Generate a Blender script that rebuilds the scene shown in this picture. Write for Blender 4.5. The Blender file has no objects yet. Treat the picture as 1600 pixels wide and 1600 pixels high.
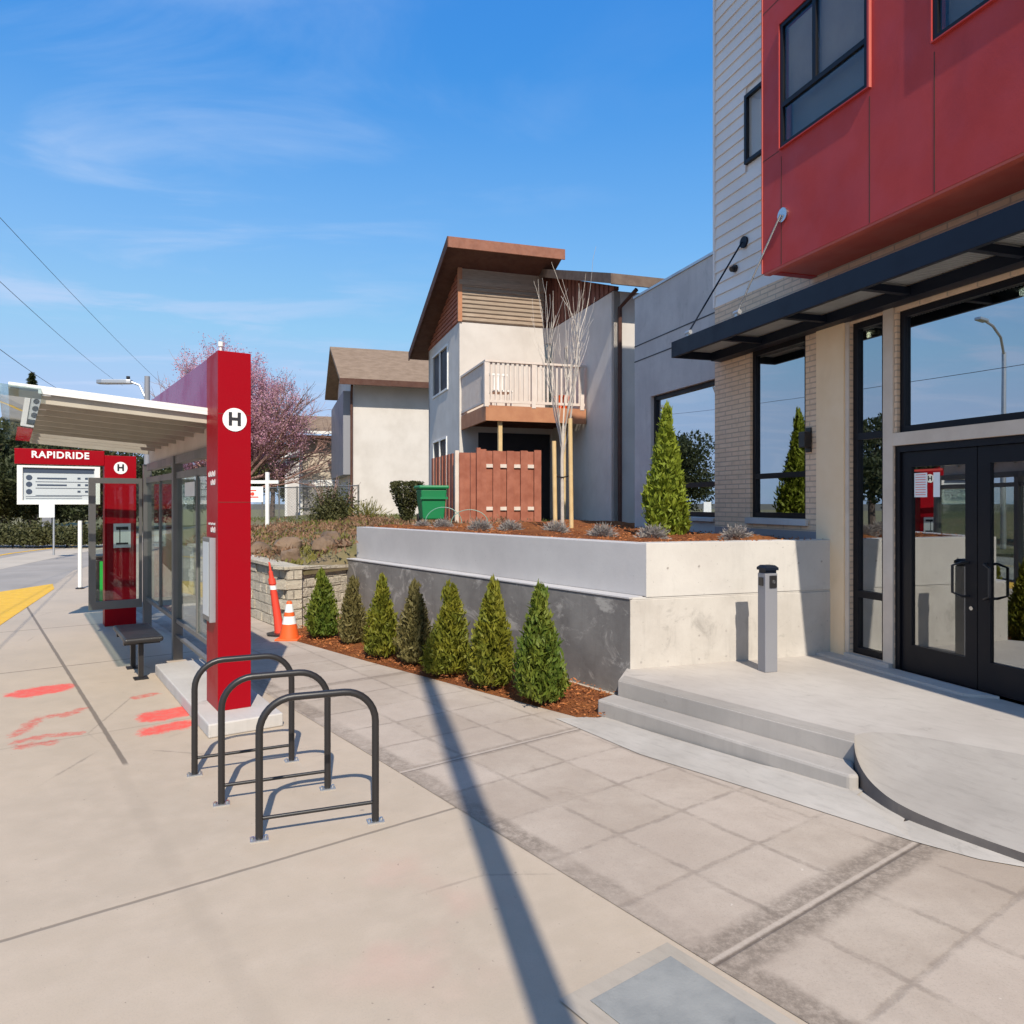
import bpy, math, random
from mathutils import Vector, Matrix
import numpy as np
random.seed(7); rng = np.random.default_rng(7)
R = math.radians
C = bpy.context.scene.collection
scene = bpy.context.scene

# ------------------------------------------------------------------ camera
CAM_H = 1.93; FPX = 1150.0
cd = bpy.data.cameras.new('camera'); cam = bpy.data.objects.new('camera', cd); C.objects.link(cam)
cam.location = (0, 0, CAM_H); cam.rotation_euler = (R(90), 0, 0)
cd.sensor_width = 36; cd.lens = 36 * FPX / 1600
cd.shift_y = -(800 - 785) / 1600.0
cd.clip_start = 0.05; cd.clip_end = 3000
scene.camera = cam

# ------------------------------------------------------------------ light
SUN_EL = 44.0
sx, sy = 0.2017, -0.98
ce, se = math.cos(R(SUN_EL)), math.sin(R(SUN_EL))
sundir = Vector((sx * ce, sy * ce, se)).normalized()
ld = bpy.data.lights.new('sun', 'SUN'); ld.energy = 4.95; ld.angle = R(0.53); ld.color = (1.0, 0.92, 0.79)
sun = bpy.data.objects.new('sun', ld); C.objects.link(sun)
sun.rotation_euler = (-sundir).to_track_quat('-Z', 'Y').to_euler()
sun.location = sundir * 60

w = bpy.data.worlds.new('World'); scene.world = w; w.use_nodes = True
nt = w.node_tree; nt.nodes.clear()
sky = nt.nodes.new('ShaderNodeTexSky'); sky.sky_type = 'NISHITA'; sky.sun_disc = False
sky.sun_elevation = R(SUN_EL); sky.sun_rotation = math.atan2(sx, sy)
sky.air_density = 1.0; sky.dust_density = 1.2; sky.ozone_density = 2.0; sky.altitude = 50
hs = nt.nodes.new('ShaderNodeHueSaturation'); hs.inputs['Saturation'].default_value = 1.30; hs.inputs['Value'].default_value = 1.15; hs.inputs['Hue'].default_value = .507
nt.links.new(sky.outputs[0], hs.inputs['Color'])
sc_ = nt.nodes.new('ShaderNodeSeparateColor'); nt.links.new(hs.outputs[0], sc_.inputs[0]); cc_ = nt.nodes.new('ShaderNodeCombineColor')
for i_, (pw_, top_) in enumerate(((1.0, 3.2), (.68, 4.8), (.30, 7.4))):   # compress the range and take the glare round the sun off
    a_ = nt.nodes.new('ShaderNodeMath'); a_.operation = 'DIVIDE'; nt.links.new(sc_.outputs[i_], a_.inputs[0]); a_.inputs[1].default_value = 5.8
    b_ = nt.nodes.new('ShaderNodeMath'); b_.operation = 'POWER'; nt.links.new(a_.outputs[0], b_.inputs[0]); b_.inputs[1].default_value = pw_
    c_ = nt.nodes.new('ShaderNodeMath'); c_.operation = 'MULTIPLY'; nt.links.new(b_.outputs[0], c_.inputs[0]); c_.inputs[1].default_value = (6.0, 6.6, 7.6)[i_]
    d_ = nt.nodes.new('ShaderNodeMath'); d_.operation = 'MINIMUM'; nt.links.new(c_.outputs[0], d_.inputs[0]); d_.inputs[1].default_value = top_
    nt.links.new(d_.outputs[0], cc_.inputs[i_])
tc = nt.nodes.new('ShaderNodeTexCoord')
sep = nt.nodes.new('ShaderNodeSeparateXYZ'); nt.links.new(tc.outputs['Generated'], sep.inputs[0])
# cirrus: project the view ray to a high layer, stretched noise
mx = nt.nodes.new('ShaderNodeMath'); mx.operation = 'MAXIMUM'; mx.inputs[1].default_value = 0.06; nt.links.new(sep.outputs[2], mx.inputs[0])
dv = nt.nodes.new('ShaderNodeVectorMath'); dv.operation = 'DIVIDE'
cb = nt.nodes.new('ShaderNodeCombineXYZ')
for i in range(3): nt.links.new(mx.outputs[0], cb.inputs[i])
nt.links.new(tc.outputs['Generated'], dv.inputs[0]); nt.links.new(cb.outputs[0], dv.inputs[1])
mp = nt.nodes.new('ShaderNodeMapping'); mp.inputs['Rotation'].default_value = (0, 0, R(-40)); mp.inputs['Scale'].default_value = (0.9, 1.5, 1.0)
mp.inputs['Location'].default_value = (1.3, 4.2, 0)
nt.links.new(dv.outputs[0], mp.inputs[0])
nz = nt.nodes.new('ShaderNodeTexNoise'); nz.inputs['Scale'].default_value = 1.0; nz.inputs['Detail'].default_value = 9; nz.inputs['Roughness'].default_value = 0.55; nz.inputs['Distortion'].default_value = 0.5
nt.links.new(mp.outputs[0], nz.inputs['Vector'])
rp = nt.nodes.new('ShaderNodeMapRange'); rp.inputs[1].default_value = 0.46; rp.inputs[2].default_value = 0.68; rp.interpolation_type = 'SMOOTHSTEP'
nt.links.new(nz.outputs[0], rp.inputs[0])
# more cirrus over the left (west) part of the sky
lf = nt.nodes.new('ShaderNodeMapRange'); lf.inputs[1].default_value = 0.10; lf.inputs[2].default_value = -0.50; lf.inputs[3].default_value = 0.05; lf.inputs[4].default_value = 0.48
nt.links.new(sep.outputs[0], lf.inputs[0])
mu = nt.nodes.new('ShaderNodeMath'); mu.operation = 'MULTIPLY'; nt.links.new(rp.outputs[0], mu.inputs[0]); nt.links.new(lf.outputs[0], mu.inputs[1])
hz = nt.nodes.new('ShaderNodeMapRange'); hz.inputs[1].default_value = 0.50; hz.inputs[2].default_value = 0.05; hz.inputs[3].default_value = 0.0; hz.inputs[4].default_value = 0.46
nt.links.new(sep.outputs[2], hz.inputs[0])
lh = nt.nodes.new('ShaderNodeMapRange'); lh.inputs[1].default_value = 0.35; lh.inputs[2].default_value = -0.5; lh.inputs[3].default_value = 0.75; lh.inputs[4].default_value = 1.25
nt.links.new(sep.outputs[0], lh.inputs[0])
hm = nt.nodes.new('ShaderNodeMath'); hm.operation = 'MULTIPLY'; nt.links.new(hz.outputs[0], hm.inputs[0]); nt.links.new(lh.outputs[0], hm.inputs[1])
ha_ = nt.nodes.new('ShaderNodeMath'); ha_.operation = 'ADD'; ha_.use_clamp = True; nt.links.new(hm.outputs[0], ha_.inputs[0]); nt.links.new(mu.outputs[0], ha_.inputs[1])
mixc = nt.nodes.new('ShaderNodeMix'); mixc.data_type = 'RGBA'
nt.links.new(ha_.outputs[0], mixc.inputs[0]); nt.links.new(cc_.outputs[0], mixc.inputs[6])
mixc.inputs[7].default_value = (4.3, 5.6, 7.9, 1)
bg = nt.nodes.new('ShaderNodeBackground'); bg.inputs[1].default_value = 0.108
nt.links.new(mixc.outputs[2], bg.inputs[0])
wo = nt.nodes.new('ShaderNodeOutputWorld'); nt.links.new(bg.outputs[0], wo.inputs[0])
scene.view_settings.view_transform = 'Standard'; scene.view_settings.look = 'None'
scene.view_settings.exposure = 0.15; scene.view_settings.gamma = 1.0
scene.cycles.max_bounces = 8; scene.cycles.transparent_max_bounces = 16

# ------------------------------------------------------------------ node helpers
class NT:
    def __init__(s, name):
        s.m = bpy.data.materials.new(name); s.m.use_nodes = True; s.t = s.m.node_tree; s.t.nodes.clear()
        s.out = s.t.nodes.new('ShaderNodeOutputMaterial')
        s.bs = s.t.nodes.new('ShaderNodeBsdfPrincipled'); s.t.links.new(s.bs.outputs[0], s.out.inputs[0])
        s.tc = s.t.nodes.new('ShaderNodeTexCoord'); s.geo = s.t.nodes.new('ShaderNodeNewGeometry')
        s.pos = s.geo.outputs['Position']; s.obj = s.tc.outputs['Object']
    def set(s, node, i, v):
        if isinstance(v, bpy.types.NodeSocket): s.t.links.new(v, node.inputs[i])
        elif v is not None: node.inputs[i].default_value = v
    def math(s, op, a, b=None, c=None, clamp=False):
        n = s.t.nodes.new('ShaderNodeMath'); n.operation = op; n.use_clamp = clamp
        s.set(n, 0, a); s.set(n, 1, b); s.set(n, 2, c); return n.outputs[0]
    def dot(s, v, d):
        n = s.t.nodes.new('ShaderNodeVectorMath'); n.operation = 'DOT_PRODUCT'; s.set(n, 0, v); n.inputs[1].default_value = d; return n.outputs['Value']
    def comb(s, x, y, z=0.0):
        n = s.t.nodes.new('ShaderNodeCombineXYZ'); s.set(n, 0, x); s.set(n, 1, y); s.set(n, 2, z); return n.outputs[0]
    def noise(s, v, scale, detail=4, rough=.5, dist=0):
        n = s.t.nodes.new('ShaderNodeTexNoise'); s.set(n, 'Vector', v); n.inputs['Scale'].default_value = scale
        n.inputs['Detail'].default_value = detail; n.inputs['Roughness'].default_value = rough; n.inputs['Distortion'].default_value = dist
        return n.outputs[0]
    def vmul(s, v, k):
        n = s.t.nodes.new('ShaderNodeVectorMath'); n.operation = 'MULTIPLY'; s.set(n, 0, v); n.inputs[1].default_value = k; return n.outputs[0]
    def rng(s, v, a, b, c=0.0, d=1.0, smooth=True):
        n = s.t.nodes.new('ShaderNodeMapRange'); n.interpolation_type = 'SMOOTHSTEP' if smooth else 'LINEAR'
        s.set(n, 0, v); 
        for i, x in enumerate((a, b, c, d)): n.inputs[i + 1].default_value = x
        return n.outputs[0]
    def mix(s, f, a, b, mode='MIX'):
        n = s.t.nodes.new('ShaderNodeMix'); n.data_type = 'RGBA'; n.blend_type = mode
        s.set(n, 0, f)
        for i, x in ((6, a), (7, b)):
            if isinstance(x, bpy.types.NodeSocket): s.t.links.new(x, n.inputs[i])
            else: n.inputs[i].default_value = (x[0], x[1], x[2], 1)
        return n.outputs[2]
    def bump(s, h, strength=.3, dist=.01):
        n = s.t.nodes.new('ShaderNodeBump'); n.inputs['Strength'].default_value = strength; n.inputs['Distance'].default_value = dist
        s.set(n, 'Height', h); s.t.links.new(n.outputs[0], s.bs.inputs['Normal']); return n
    def col(s, c):
        if isinstance(c, bpy.types.NodeSocket): s.t.links.new(c, s.bs.inputs['Base Color'])
        else: s.bs.inputs['Base Color'].default_value = (c[0], c[1], c[2], 1)
    def fin(s, rough=.6, metal=0.0, spec=.5):
        s.set(s.bs, 'Roughness', rough); s.bs.inputs['Metallic'].default_value = metal; s.bs.inputs['Specular IOR Level'].default_value = spec
        return s.m

def noisy(name, a, b, scale=4, rough=.7, bump=.15, bscale=60, metal=0, detail=6, dirt=0.0, spec=.4, bd=.004):
    n = NT(name); f = n.rng(n.noise(n.pos, scale, detail, .6), .3, .7)
    c = n.mix(f, a, b)
    if dirt:
        d = n.rng(n.noise(n.vmul(n.pos, (1, 1, .35)), scale * 2.3, 8, .7, .4), .5, .8)
        c = n.mix(n.math('MULTIPLY', d, dirt), c, [x * .45 for x in a])
    n.col(c)
    if bump: n.bump(n.noise(n.pos, bscale, 5, .6), bump, bd)
    r = n.rng(n.noise(n.pos, scale * 3, 3), .3, .7, max(rough - .08, 0.02), min(rough + .1, 1))
    return n.fin(r, metal, spec)

# ------------------------------------------------------------------ mesh helpers
ORG = {}
FW = (0, 0, 1, 0, 0, 1)
def fr(F, a, b, z=0.0): return (F[0] + F[2] * a + F[4] * b, F[1] + F[3] * a + F[5] * b, z)
class MB:
    def __init__(s): s.v = []; s.f = []; s.mi = []
    def add(s, vs, fs, mi=0):
        o = len(s.v); s.v += [tuple(x) for x in vs]; s.f += [tuple(i + o for i in f) for f in fs]; s.mi += [mi] * len(fs); return s
    def box(s, a0, a1, b0, b1, z0, z1, F=FW, mi=0):
        vs = [fr(F, a, b, z) for z in (z0, z1) for (a, b) in ((a0, b0), (a1, b0), (a1, b1), (a0, b1))]
        return s.add(vs, [(0, 1, 2, 3), (4, 5, 6, 7), (0, 1, 5, 4), (1, 2, 6, 5), (2, 3, 7, 6), (3, 0, 4, 7)], mi)
    def prism(s, pts, z0, z1, F=FW, mi=0):
        n = len(pts); vs = [fr(F, p[0], p[1], z0) for p in pts] + [fr(F, p[0], p[1], z1) for p in pts]
        return s.add(vs, [tuple(range(n)), tuple(range(n, 2 * n))] + [(i, (i + 1) % n, n + (i + 1) % n, n + i) for i in range(n)], mi)
    def side_prism(s, prof, a0, a1, F=FW, mi=0):
        # profile in (b,z) extruded along a
        n = len(prof); vs = [fr(F, a0, b, z) for b, z in prof] + [fr(F, a1, b, z) for b, z in prof]
        return s.add(vs, [tuple(range(n)), tuple(range(n, 2 * n))] + [(i, (i + 1) % n, n + (i + 1) % n, n + i) for i in range(n)], mi)
    def tube(s, path, r, n=8, cap=True, mi=0):
        path = [Vector(p) for p in path]; k = len(path)
        rs = r if isinstance(r, (list, tuple)) else [r] * k
        rings = []; up = Vector((0, 0, 1)); prev = None
        for i, p in enumerate(path):
            t = (path[min(i + 1, k - 1)] - path[max(i - 1, 0)]).normalized()
            if prev is None:
                x = t.cross(up)
                if x.length < 1e-3: x = t.cross(Vector((1, 0, 0)))
            else: x = prev - t * prev.dot(t)
            x.normalize(); prev = x; y = t.cross(x)
            rings.append([p + (x * math.cos(2 * math.pi * j / n) + y * math.sin(2 * math.pi * j / n)) * rs[i] for j in range(n)])
        o = len(s.v)
        for rg in rings: s.v += [tuple(q) for q in rg]
        for i in range(k - 1):
            for j in range(n):
                s.f.append((o + i * n + j, o + i * n + (j + 1) % n, o + (i + 1) * n + (j + 1) % n, o + (i + 1) * n + j)); s.mi.append(mi)
        if cap:
            s.f.append(tuple(o + j for j in range(n))); s.f.append(tuple(o + (k - 1) * n + j for j in range(n))); s.mi += [mi, mi]
        return s
    def cyl(s, x, y, z0, z1, r, n=16, r1=None): return s.tube([(x, y, z0), (x, y, z1)], [r, r if r1 is None else r1], n)
    def lathe(s, x, y, prof, n=20):
        o = len(s.v); k = len(prof)
        for r, z in prof:
            for j in range(n): s.v.append((x + r * math.cos(2 * math.pi * j / n), y + r * math.sin(2 * math.pi * j / n), z))
        for i in range(k - 1):
            for j in range(n): s.f.append((o + i * n + j, o + i * n + (j + 1) % n, o + (i + 1) * n + (j + 1) % n, o + (i + 1) * n + j)); s.mi.append(0)
        s.f.append(tuple(o + j for j in range(n))); s.f.append(tuple(o + (k - 1) * n + j for j in range(n))); s.mi += [0, 0]
        return s
    def build(s, name, mat, parent=None, smooth=False, bevel=0, recalc=True):
        me = bpy.data.meshes.new(name)
        o0 = ORG.get(parent.name, (0, 0, 0)) if parent is not None else (0, 0, 0)
        me.from_pydata([(v[0] - o0[0], v[1] - o0[1], v[2] - o0[2]) for v in s.v], [], s.f)
        mats = mat if isinstance(mat, (list, tuple)) else [mat]
        for m in mats: me.materials.append(m)
        if len(mats) > 1: me.polygons.foreach_set('material_index', s.mi)
        if recalc:
            import bmesh
            bm = bmesh.new(); bm.from_mesh(me); bmesh.ops.recalc_face_normals(bm, faces=bm.faces); bm.to_mesh(me); bm.free()
        if smooth:
            me.polygons.foreach_set('use_smooth', [True] * len(me.polygons))
            try: me.set_sharp_from_angle(angle=R(40))
            except Exception: pass
        me.update()
        ob = bpy.data.objects.new(name, me); C.objects.link(ob)
        if parent is not None: ob.parent = parent; ORG[ob.name] = o0
        if bevel:
            b = ob.modifiers.new('bevel', 'BEVEL'); b.width = bevel; b.segments = 2; b.limit_method = 'ANGLE'; b.angle_limit = R(40)
            b.harden_normals = False
        return ob
def tag(o, label=None, cat=None, group=None, kind=None):
    if label: o['label'] = label
    if cat: o['category'] = cat
    if group: o['group'] = group
    if kind: o['kind'] = kind
    return o
def thing(name, loc, label, cat, group=None):
    o = bpy.data.objects.new(name, None); C.objects.link(o); o.location = loc; o.empty_display_size = .2
    ORG[o.name] = tuple(loc); return tag(o, label, cat, group)
def struct(name, mb, mat, **k): o = mb.build(name, mat, **k); return tag(o, kind='structure')
def copy_tree(o, parent=None):
    c = o.copy(); C.objects.link(c)
    if parent is not None: c.parent = parent
    for ch in list(o.children): copy_tree(ch, c)
    return c
def wall(mb, F, a0, a1, z0, z1, b, t, ops, mi=0):
    """wall with openings: outer face at b, inner face at b-t, reveals round every opening"""
    A = sorted({a0, a1} | {x for o in ops for x in o[:2] if a0 < x < a1}); Z = sorted({z0, z1} | {x for o in ops for x in o[2:] if z0 < x < z1})
    def hole(i, j):
        if i < 0 or j < 0 or i >= len(A) - 1 or j >= len(Z) - 1: return True
        ca, cz = (A[i] + A[i + 1]) / 2, (Z[j] + Z[j + 1]) / 2
        return any(o[0] < ca < o[1] and o[2] < cz < o[3] for o in ops)
    for i in range(len(A) - 1):
        for j in range(len(Z) - 1):
            if hole(i, j): continue
            x0, x1, y0, y1 = A[i], A[i + 1], Z[j], Z[j + 1]
            q = lambda *P: mb.add([fr(F, *p) for p in P], [(0, 1, 2, 3)], mi)
            q((x0, b, y0), (x1, b, y0), (x1, b, y1), (x0, b, y1)); q((x0, b - t, y0), (x1, b - t, y0), (x1, b - t, y1), (x0, b - t, y1))
            if hole(i - 1, j): q((x0, b, y0), (x0, b - t, y0), (x0, b - t, y1), (x0, b, y1))
            if hole(i + 1, j): q((x1, b, y0), (x1, b - t, y0), (x1, b - t, y1), (x1, b, y1))
            if hole(i, j - 1): q((x0, b, y0), (x1, b, y0), (x1, b - t, y0), (x0, b - t, y0))
            if hole(i, j + 1): q((x0, b, y1), (x1, b, y1), (x1, b - t, y1), (x0, b - t, y1))
    return mb
def leaves(name, P, D, L, W, mat, parent=None, origin=None, tri=False, jit=.25):
    """many small pointed leaf faces: centres P, long axis D, length L, width W"""
    n = len(P); D = D / (np.linalg.norm(D, axis=1, keepdims=True) + 1e-9)
    r = rng.normal(size=(n, 3)); S = np.cross(D, r); S /= (np.linalg.norm(S, axis=1, keepdims=True) + 1e-9)
    L = np.asarray(L).reshape(-1, 1) * np.ones((n, 1)); W = np.asarray(W).reshape(-1, 1) * np.ones((n, 1))
    N = np.cross(D, S)
    a = P - D * L * .5; b = P + S * W * .5 + N * W * .15; c = P + D * L * .5; d = P - S * W * .5 + N * W * .15
    o0 = np.array(ORG.get(parent.name, (0, 0, 0)) if parent is not None else (0, 0, 0))
    V = np.stack([a, b, c, d], 1).reshape(-1, 3) - o0
    me = bpy.data.meshes.new(name); me.vertices.add(4 * n); me.vertices.foreach_set('co', V.astype(np.float32).ravel())
    me.loops.add(4 * n); me.loops.foreach_set('vertex_index', np.arange(4 * n, dtype=np.int32))
    me.polygons.add(n); me.polygons.foreach_set('loop_start', np.arange(0, 4 * n, 4, dtype=np.int32)); me.polygons.foreach_set('loop_total', np.full(n, 4, dtype=np.int32))
    me.materials.append(mat); me.update(calc_edges=True); me.validate()
    ob = bpy.data.objects.new(name, me); C.objects.link(ob)
    if parent is not None: ob.parent = parent; ORG[ob.name] = tuple(o0)
    return ob
def text_mb(body, size, F, a, b, z, sp=1.0, bold=0.0, depth=.002):
    """lettering standing on plane b of frame F (reads along +a)"""
    cu = bpy.data.curves.new('lettering', 'FONT'); cu.body = body; cu.size = size; cu.space_character = sp; cu.align_x = 'CENTER'; cu.align_y = 'CENTER'
    cu.offset = bold; cu.extrude = depth
    ob = bpy.data.objects.new('lettering', cu); C.objects.link(ob)
    dg = bpy.context.evaluated_depsgraph_get(); me = bpy.data.meshes.new_from_object(ob.evaluated_get(dg))
    mb = MB(); mb.add([fr(F, a + v.co.x, b - v.co.z, z + v.co.y) for v in me.vertices], [tuple(p.vertices) for p in me.polygons])
    bpy.data.objects.remove(ob); bpy.data.meshes.remove(me); return mb

# frames
FAC = (3.784, 7.24, .3063, -.9519, -.9519, -.3063)     # a: along facade towards the viewer, b: outwards
ST = (0, 0, .8008, .5989, -.5989, .8008)               # a: across the pavement, b: along the street
SH = (-2.55, 6.38, -.5613, .8276, .8276, .5613)        # a: along the shelter away from viewer, b: away from street
def HF(x, y): return (x, y, .9519, .3063, -.3063, .9519)  # a: right along the front, b: away

# ------------------------------------------------------------------ materials
def pq(n): return n.dot(n.pos, (.8008, .5989, 0)), n.dot(n.pos, (-.5989, .8008, 0))
def line(n, x, x0, wd, soft): return n.rng(n.math('ABSOLUTE', n.math('SUBTRACT', x, x0)), wd, wd + soft, 1, 0)
def seg_mask(n, p, q, a, b, wd, soft):
    # distance to segment a-b in p,q space
    ax, ay = a; dx, dy = b[0] - ax, b[1] - ay; L2 = dx * dx + dy * dy
    px, py = n.math('SUBTRACT', p, ax), n.math('SUBTRACT', q, ay)
    t = n.math('DIVIDE', n.math('ADD', n.math('MULTIPLY', px, dx), n.math('MULTIPLY', py, dy)), L2, clamp=True)
    ex = n.math('SUBTRACT', px, n.math('MULTIPLY', t, dx)); ey = n.math('SUBTRACT', py, n.math('MULTIPLY', t, dy))
    d = n.math('SQRT', n.math('ADD', n.math('MULTIPLY', ex, ex), n.math('MULTIPLY', ey, ey)))
    return n.rng(d, wd, wd + soft, 1, 0)
def g2(u, v, z=0):
    Y = (CAM_H - z) * FPX / (v - 785); X = (u - 800) / FPX * Y; return X, Y
def gpq(u, v):
    X, Y = g2(u, v); return X * .8008 + Y * .5989, -X * .5989 + Y * .8008

def m_sidewalk():
    n = NT('new_concrete_pavement'); p, q = pq(n)
    big = n.noise(n.pos, .55, 5, .6); c = n.mix(n.rng(big, .3, .7), (.475, .385, .29), (.415, .34, .26))
    med = n.rng(n.noise(n.pos, 5, 6, .65), .35, .75); c = n.mix(n.math('MULTIPLY', med, .35), c, (.53, .435, .35))
    sw = n.rng(n.noise(n.comb(n.math('MULTIPLY', p, 1.2), n.math('MULTIPLY', q, 14)), 3, 5, .6), .45, .8); c = n.mix(n.math('MULTIPLY', sw, .14), c, (.36, .31, .26))
    fine = n.noise(n.pos, 110, 6, .85); c = n.mix(n.rng(fine, .50, .70, 0, .5), c, (.30, .25, .21))
    st = n.rng(n.noise(n.pos, 2.1, 8, .75, .6), .62, .74); c = n.mix(n.math('MULTIPLY', st, .5), c, (.30, .25, .20))
    spk = n.rng(n.noise(n.pos, 34, 2, .5), .73, .76); c = n.mix(n.math('MULTIPLY', spk, .6), c, (.13, .10, .09))
    vo = n.t.nodes.new('ShaderNodeTexVoronoi'); vo.feature = 'DISTANCE_TO_EDGE'; vo.inputs['Scale'].default_value = .45; n.t.links.new(n.vmul(n.pos, (1, 1, 1)), vo.inputs['Vector'])
    ck = n.math('MULTIPLY', n.rng(n.math('ADD', vo.outputs['Distance'], n.math('MULTIPLY', n.math('SUBTRACT', n.noise(n.pos, 12, 6, .8), .5), .02)), .0, .006, 1, 0), n.rng(n.noise(n.pos, .5, 3), .52, .6)); c = n.mix(n.math('MULTIPLY', ck, .45), c, (.16, .13, .11))
    gum = n.rng(n.noise(n.pos, 9, 1, .3), .80, .83); c = n.mix(n.math('MULTIPLY', gum, .5), c, (.20, .165, .14))
    # red spray paint marks
    wob = n.noise(n.pos, 9, 6, .8); p2 = n.math('ADD', p, n.math('MULTIPLY', n.math('SUBTRACT', wob, .5), .22)); wob2 = n.noise(n.vmul(n.pos, (1, 1, 1)), 5, 6, .8)
    q2 = n.math('ADD', q, n.math('MULTIPLY', n.math('SUBTRACT', wob2, .5), .35))
    brk = n.rng(n.noise(n.pos, 14, 6, .8), .30, .60)
    def stroke(u0, v0, u1, v1, wd, soft=.07):
        return seg_mask(n, p2, q2, gpq(u0, v0), gpq(u1, v1), wd, soft)
    solid = n.math('MAXIMUM', stroke(42, 1083, 84, 1076, .15), n.math('MAXIMUM', stroke(246, 1119, 284, 1112, .13), stroke(240, 1142, 286, 1132, .09)))
    c = n.mix(n.math('MULTIPLY', solid, n.math('MULTIPLY_ADD', brk, .35, .62)), c, (.72, .09, .07))
    f = None
    for a in ((25, 1148, 62, 1122), (62, 1122, 118, 1112), (25, 1160, 70, 1150), (70, 1150, 120, 1146), (35, 1166, 80, 1160), (215, 1090, 240, 1084), (100, 1118, 128, 1108)):
        m = stroke(*a, .028, .05); f = m if f is None else n.math('MAXIMUM', f, m)
    c = n.mix(n.math('MULTIPLY', n.math('MULTIPLY', f, brk), .85), c, (.55, .11, .08))
    pink = n.math('MULTIPLY', n.rng(n.noise(n.pos, 1.3, 4), .45, .65), stroke(590, 1400, 640, 1460, .15, .5)); c = n.mix(n.math('MULTIPLY', pink, .18), c, (.66, .28, .25))
    # joints
    wv = n.math('MULTIPLY', n.math('SUBTRACT', n.noise(n.pos, 6, 4), .5), .012)
    j1 = n.math('MULTIPLY', line(n, n.math('ADD', p, wv), .97, .012, .012), n.rng(q, 6.0, 6.1, 0, 1))
    j1b = n.math('MULTIPLY', line(n, n.math('ADD', p, wv), .90, .02, .06), n.rng(q, 6.0, 6.1, .10, 0))
    j2 = line(n, n.math('ADD', q, wv), 3.94, .006, .012); j3 = line(n, n.math('ADD', q, wv), 10.1, .008, .012); j4 = line(n, n.math('ADD', q, wv), 7.0, .006, .02)
    j5 = line(n, n.math('ADD', p, wv), -2.1, .008, .015); j6 = line(n, q, -.4, .01, .015)
    j7 = line(n, n.math('ADD', q, wv), 13.3, .008, .015)
    J = j1
    for x in (j1b, n.math('MULTIPLY', j2, .8), j3, n.math('MULTIPLY', j4, .25), j5, j6, j7): J = n.math('MAXIMUM', J, x)
    c = n.mix(n.math('MULTIPLY', J, .72), c, (.10, .08, .065))
    n.col(c); h = n.math('SUBTRACT', n.math('MULTIPLY', n.noise(n.pos, 90, 5, .7), .25), J); n.bump(h, .35, .006)
    return n.fin(n.rng(med, 0, 1, .72, .88), 0, .35)
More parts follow.
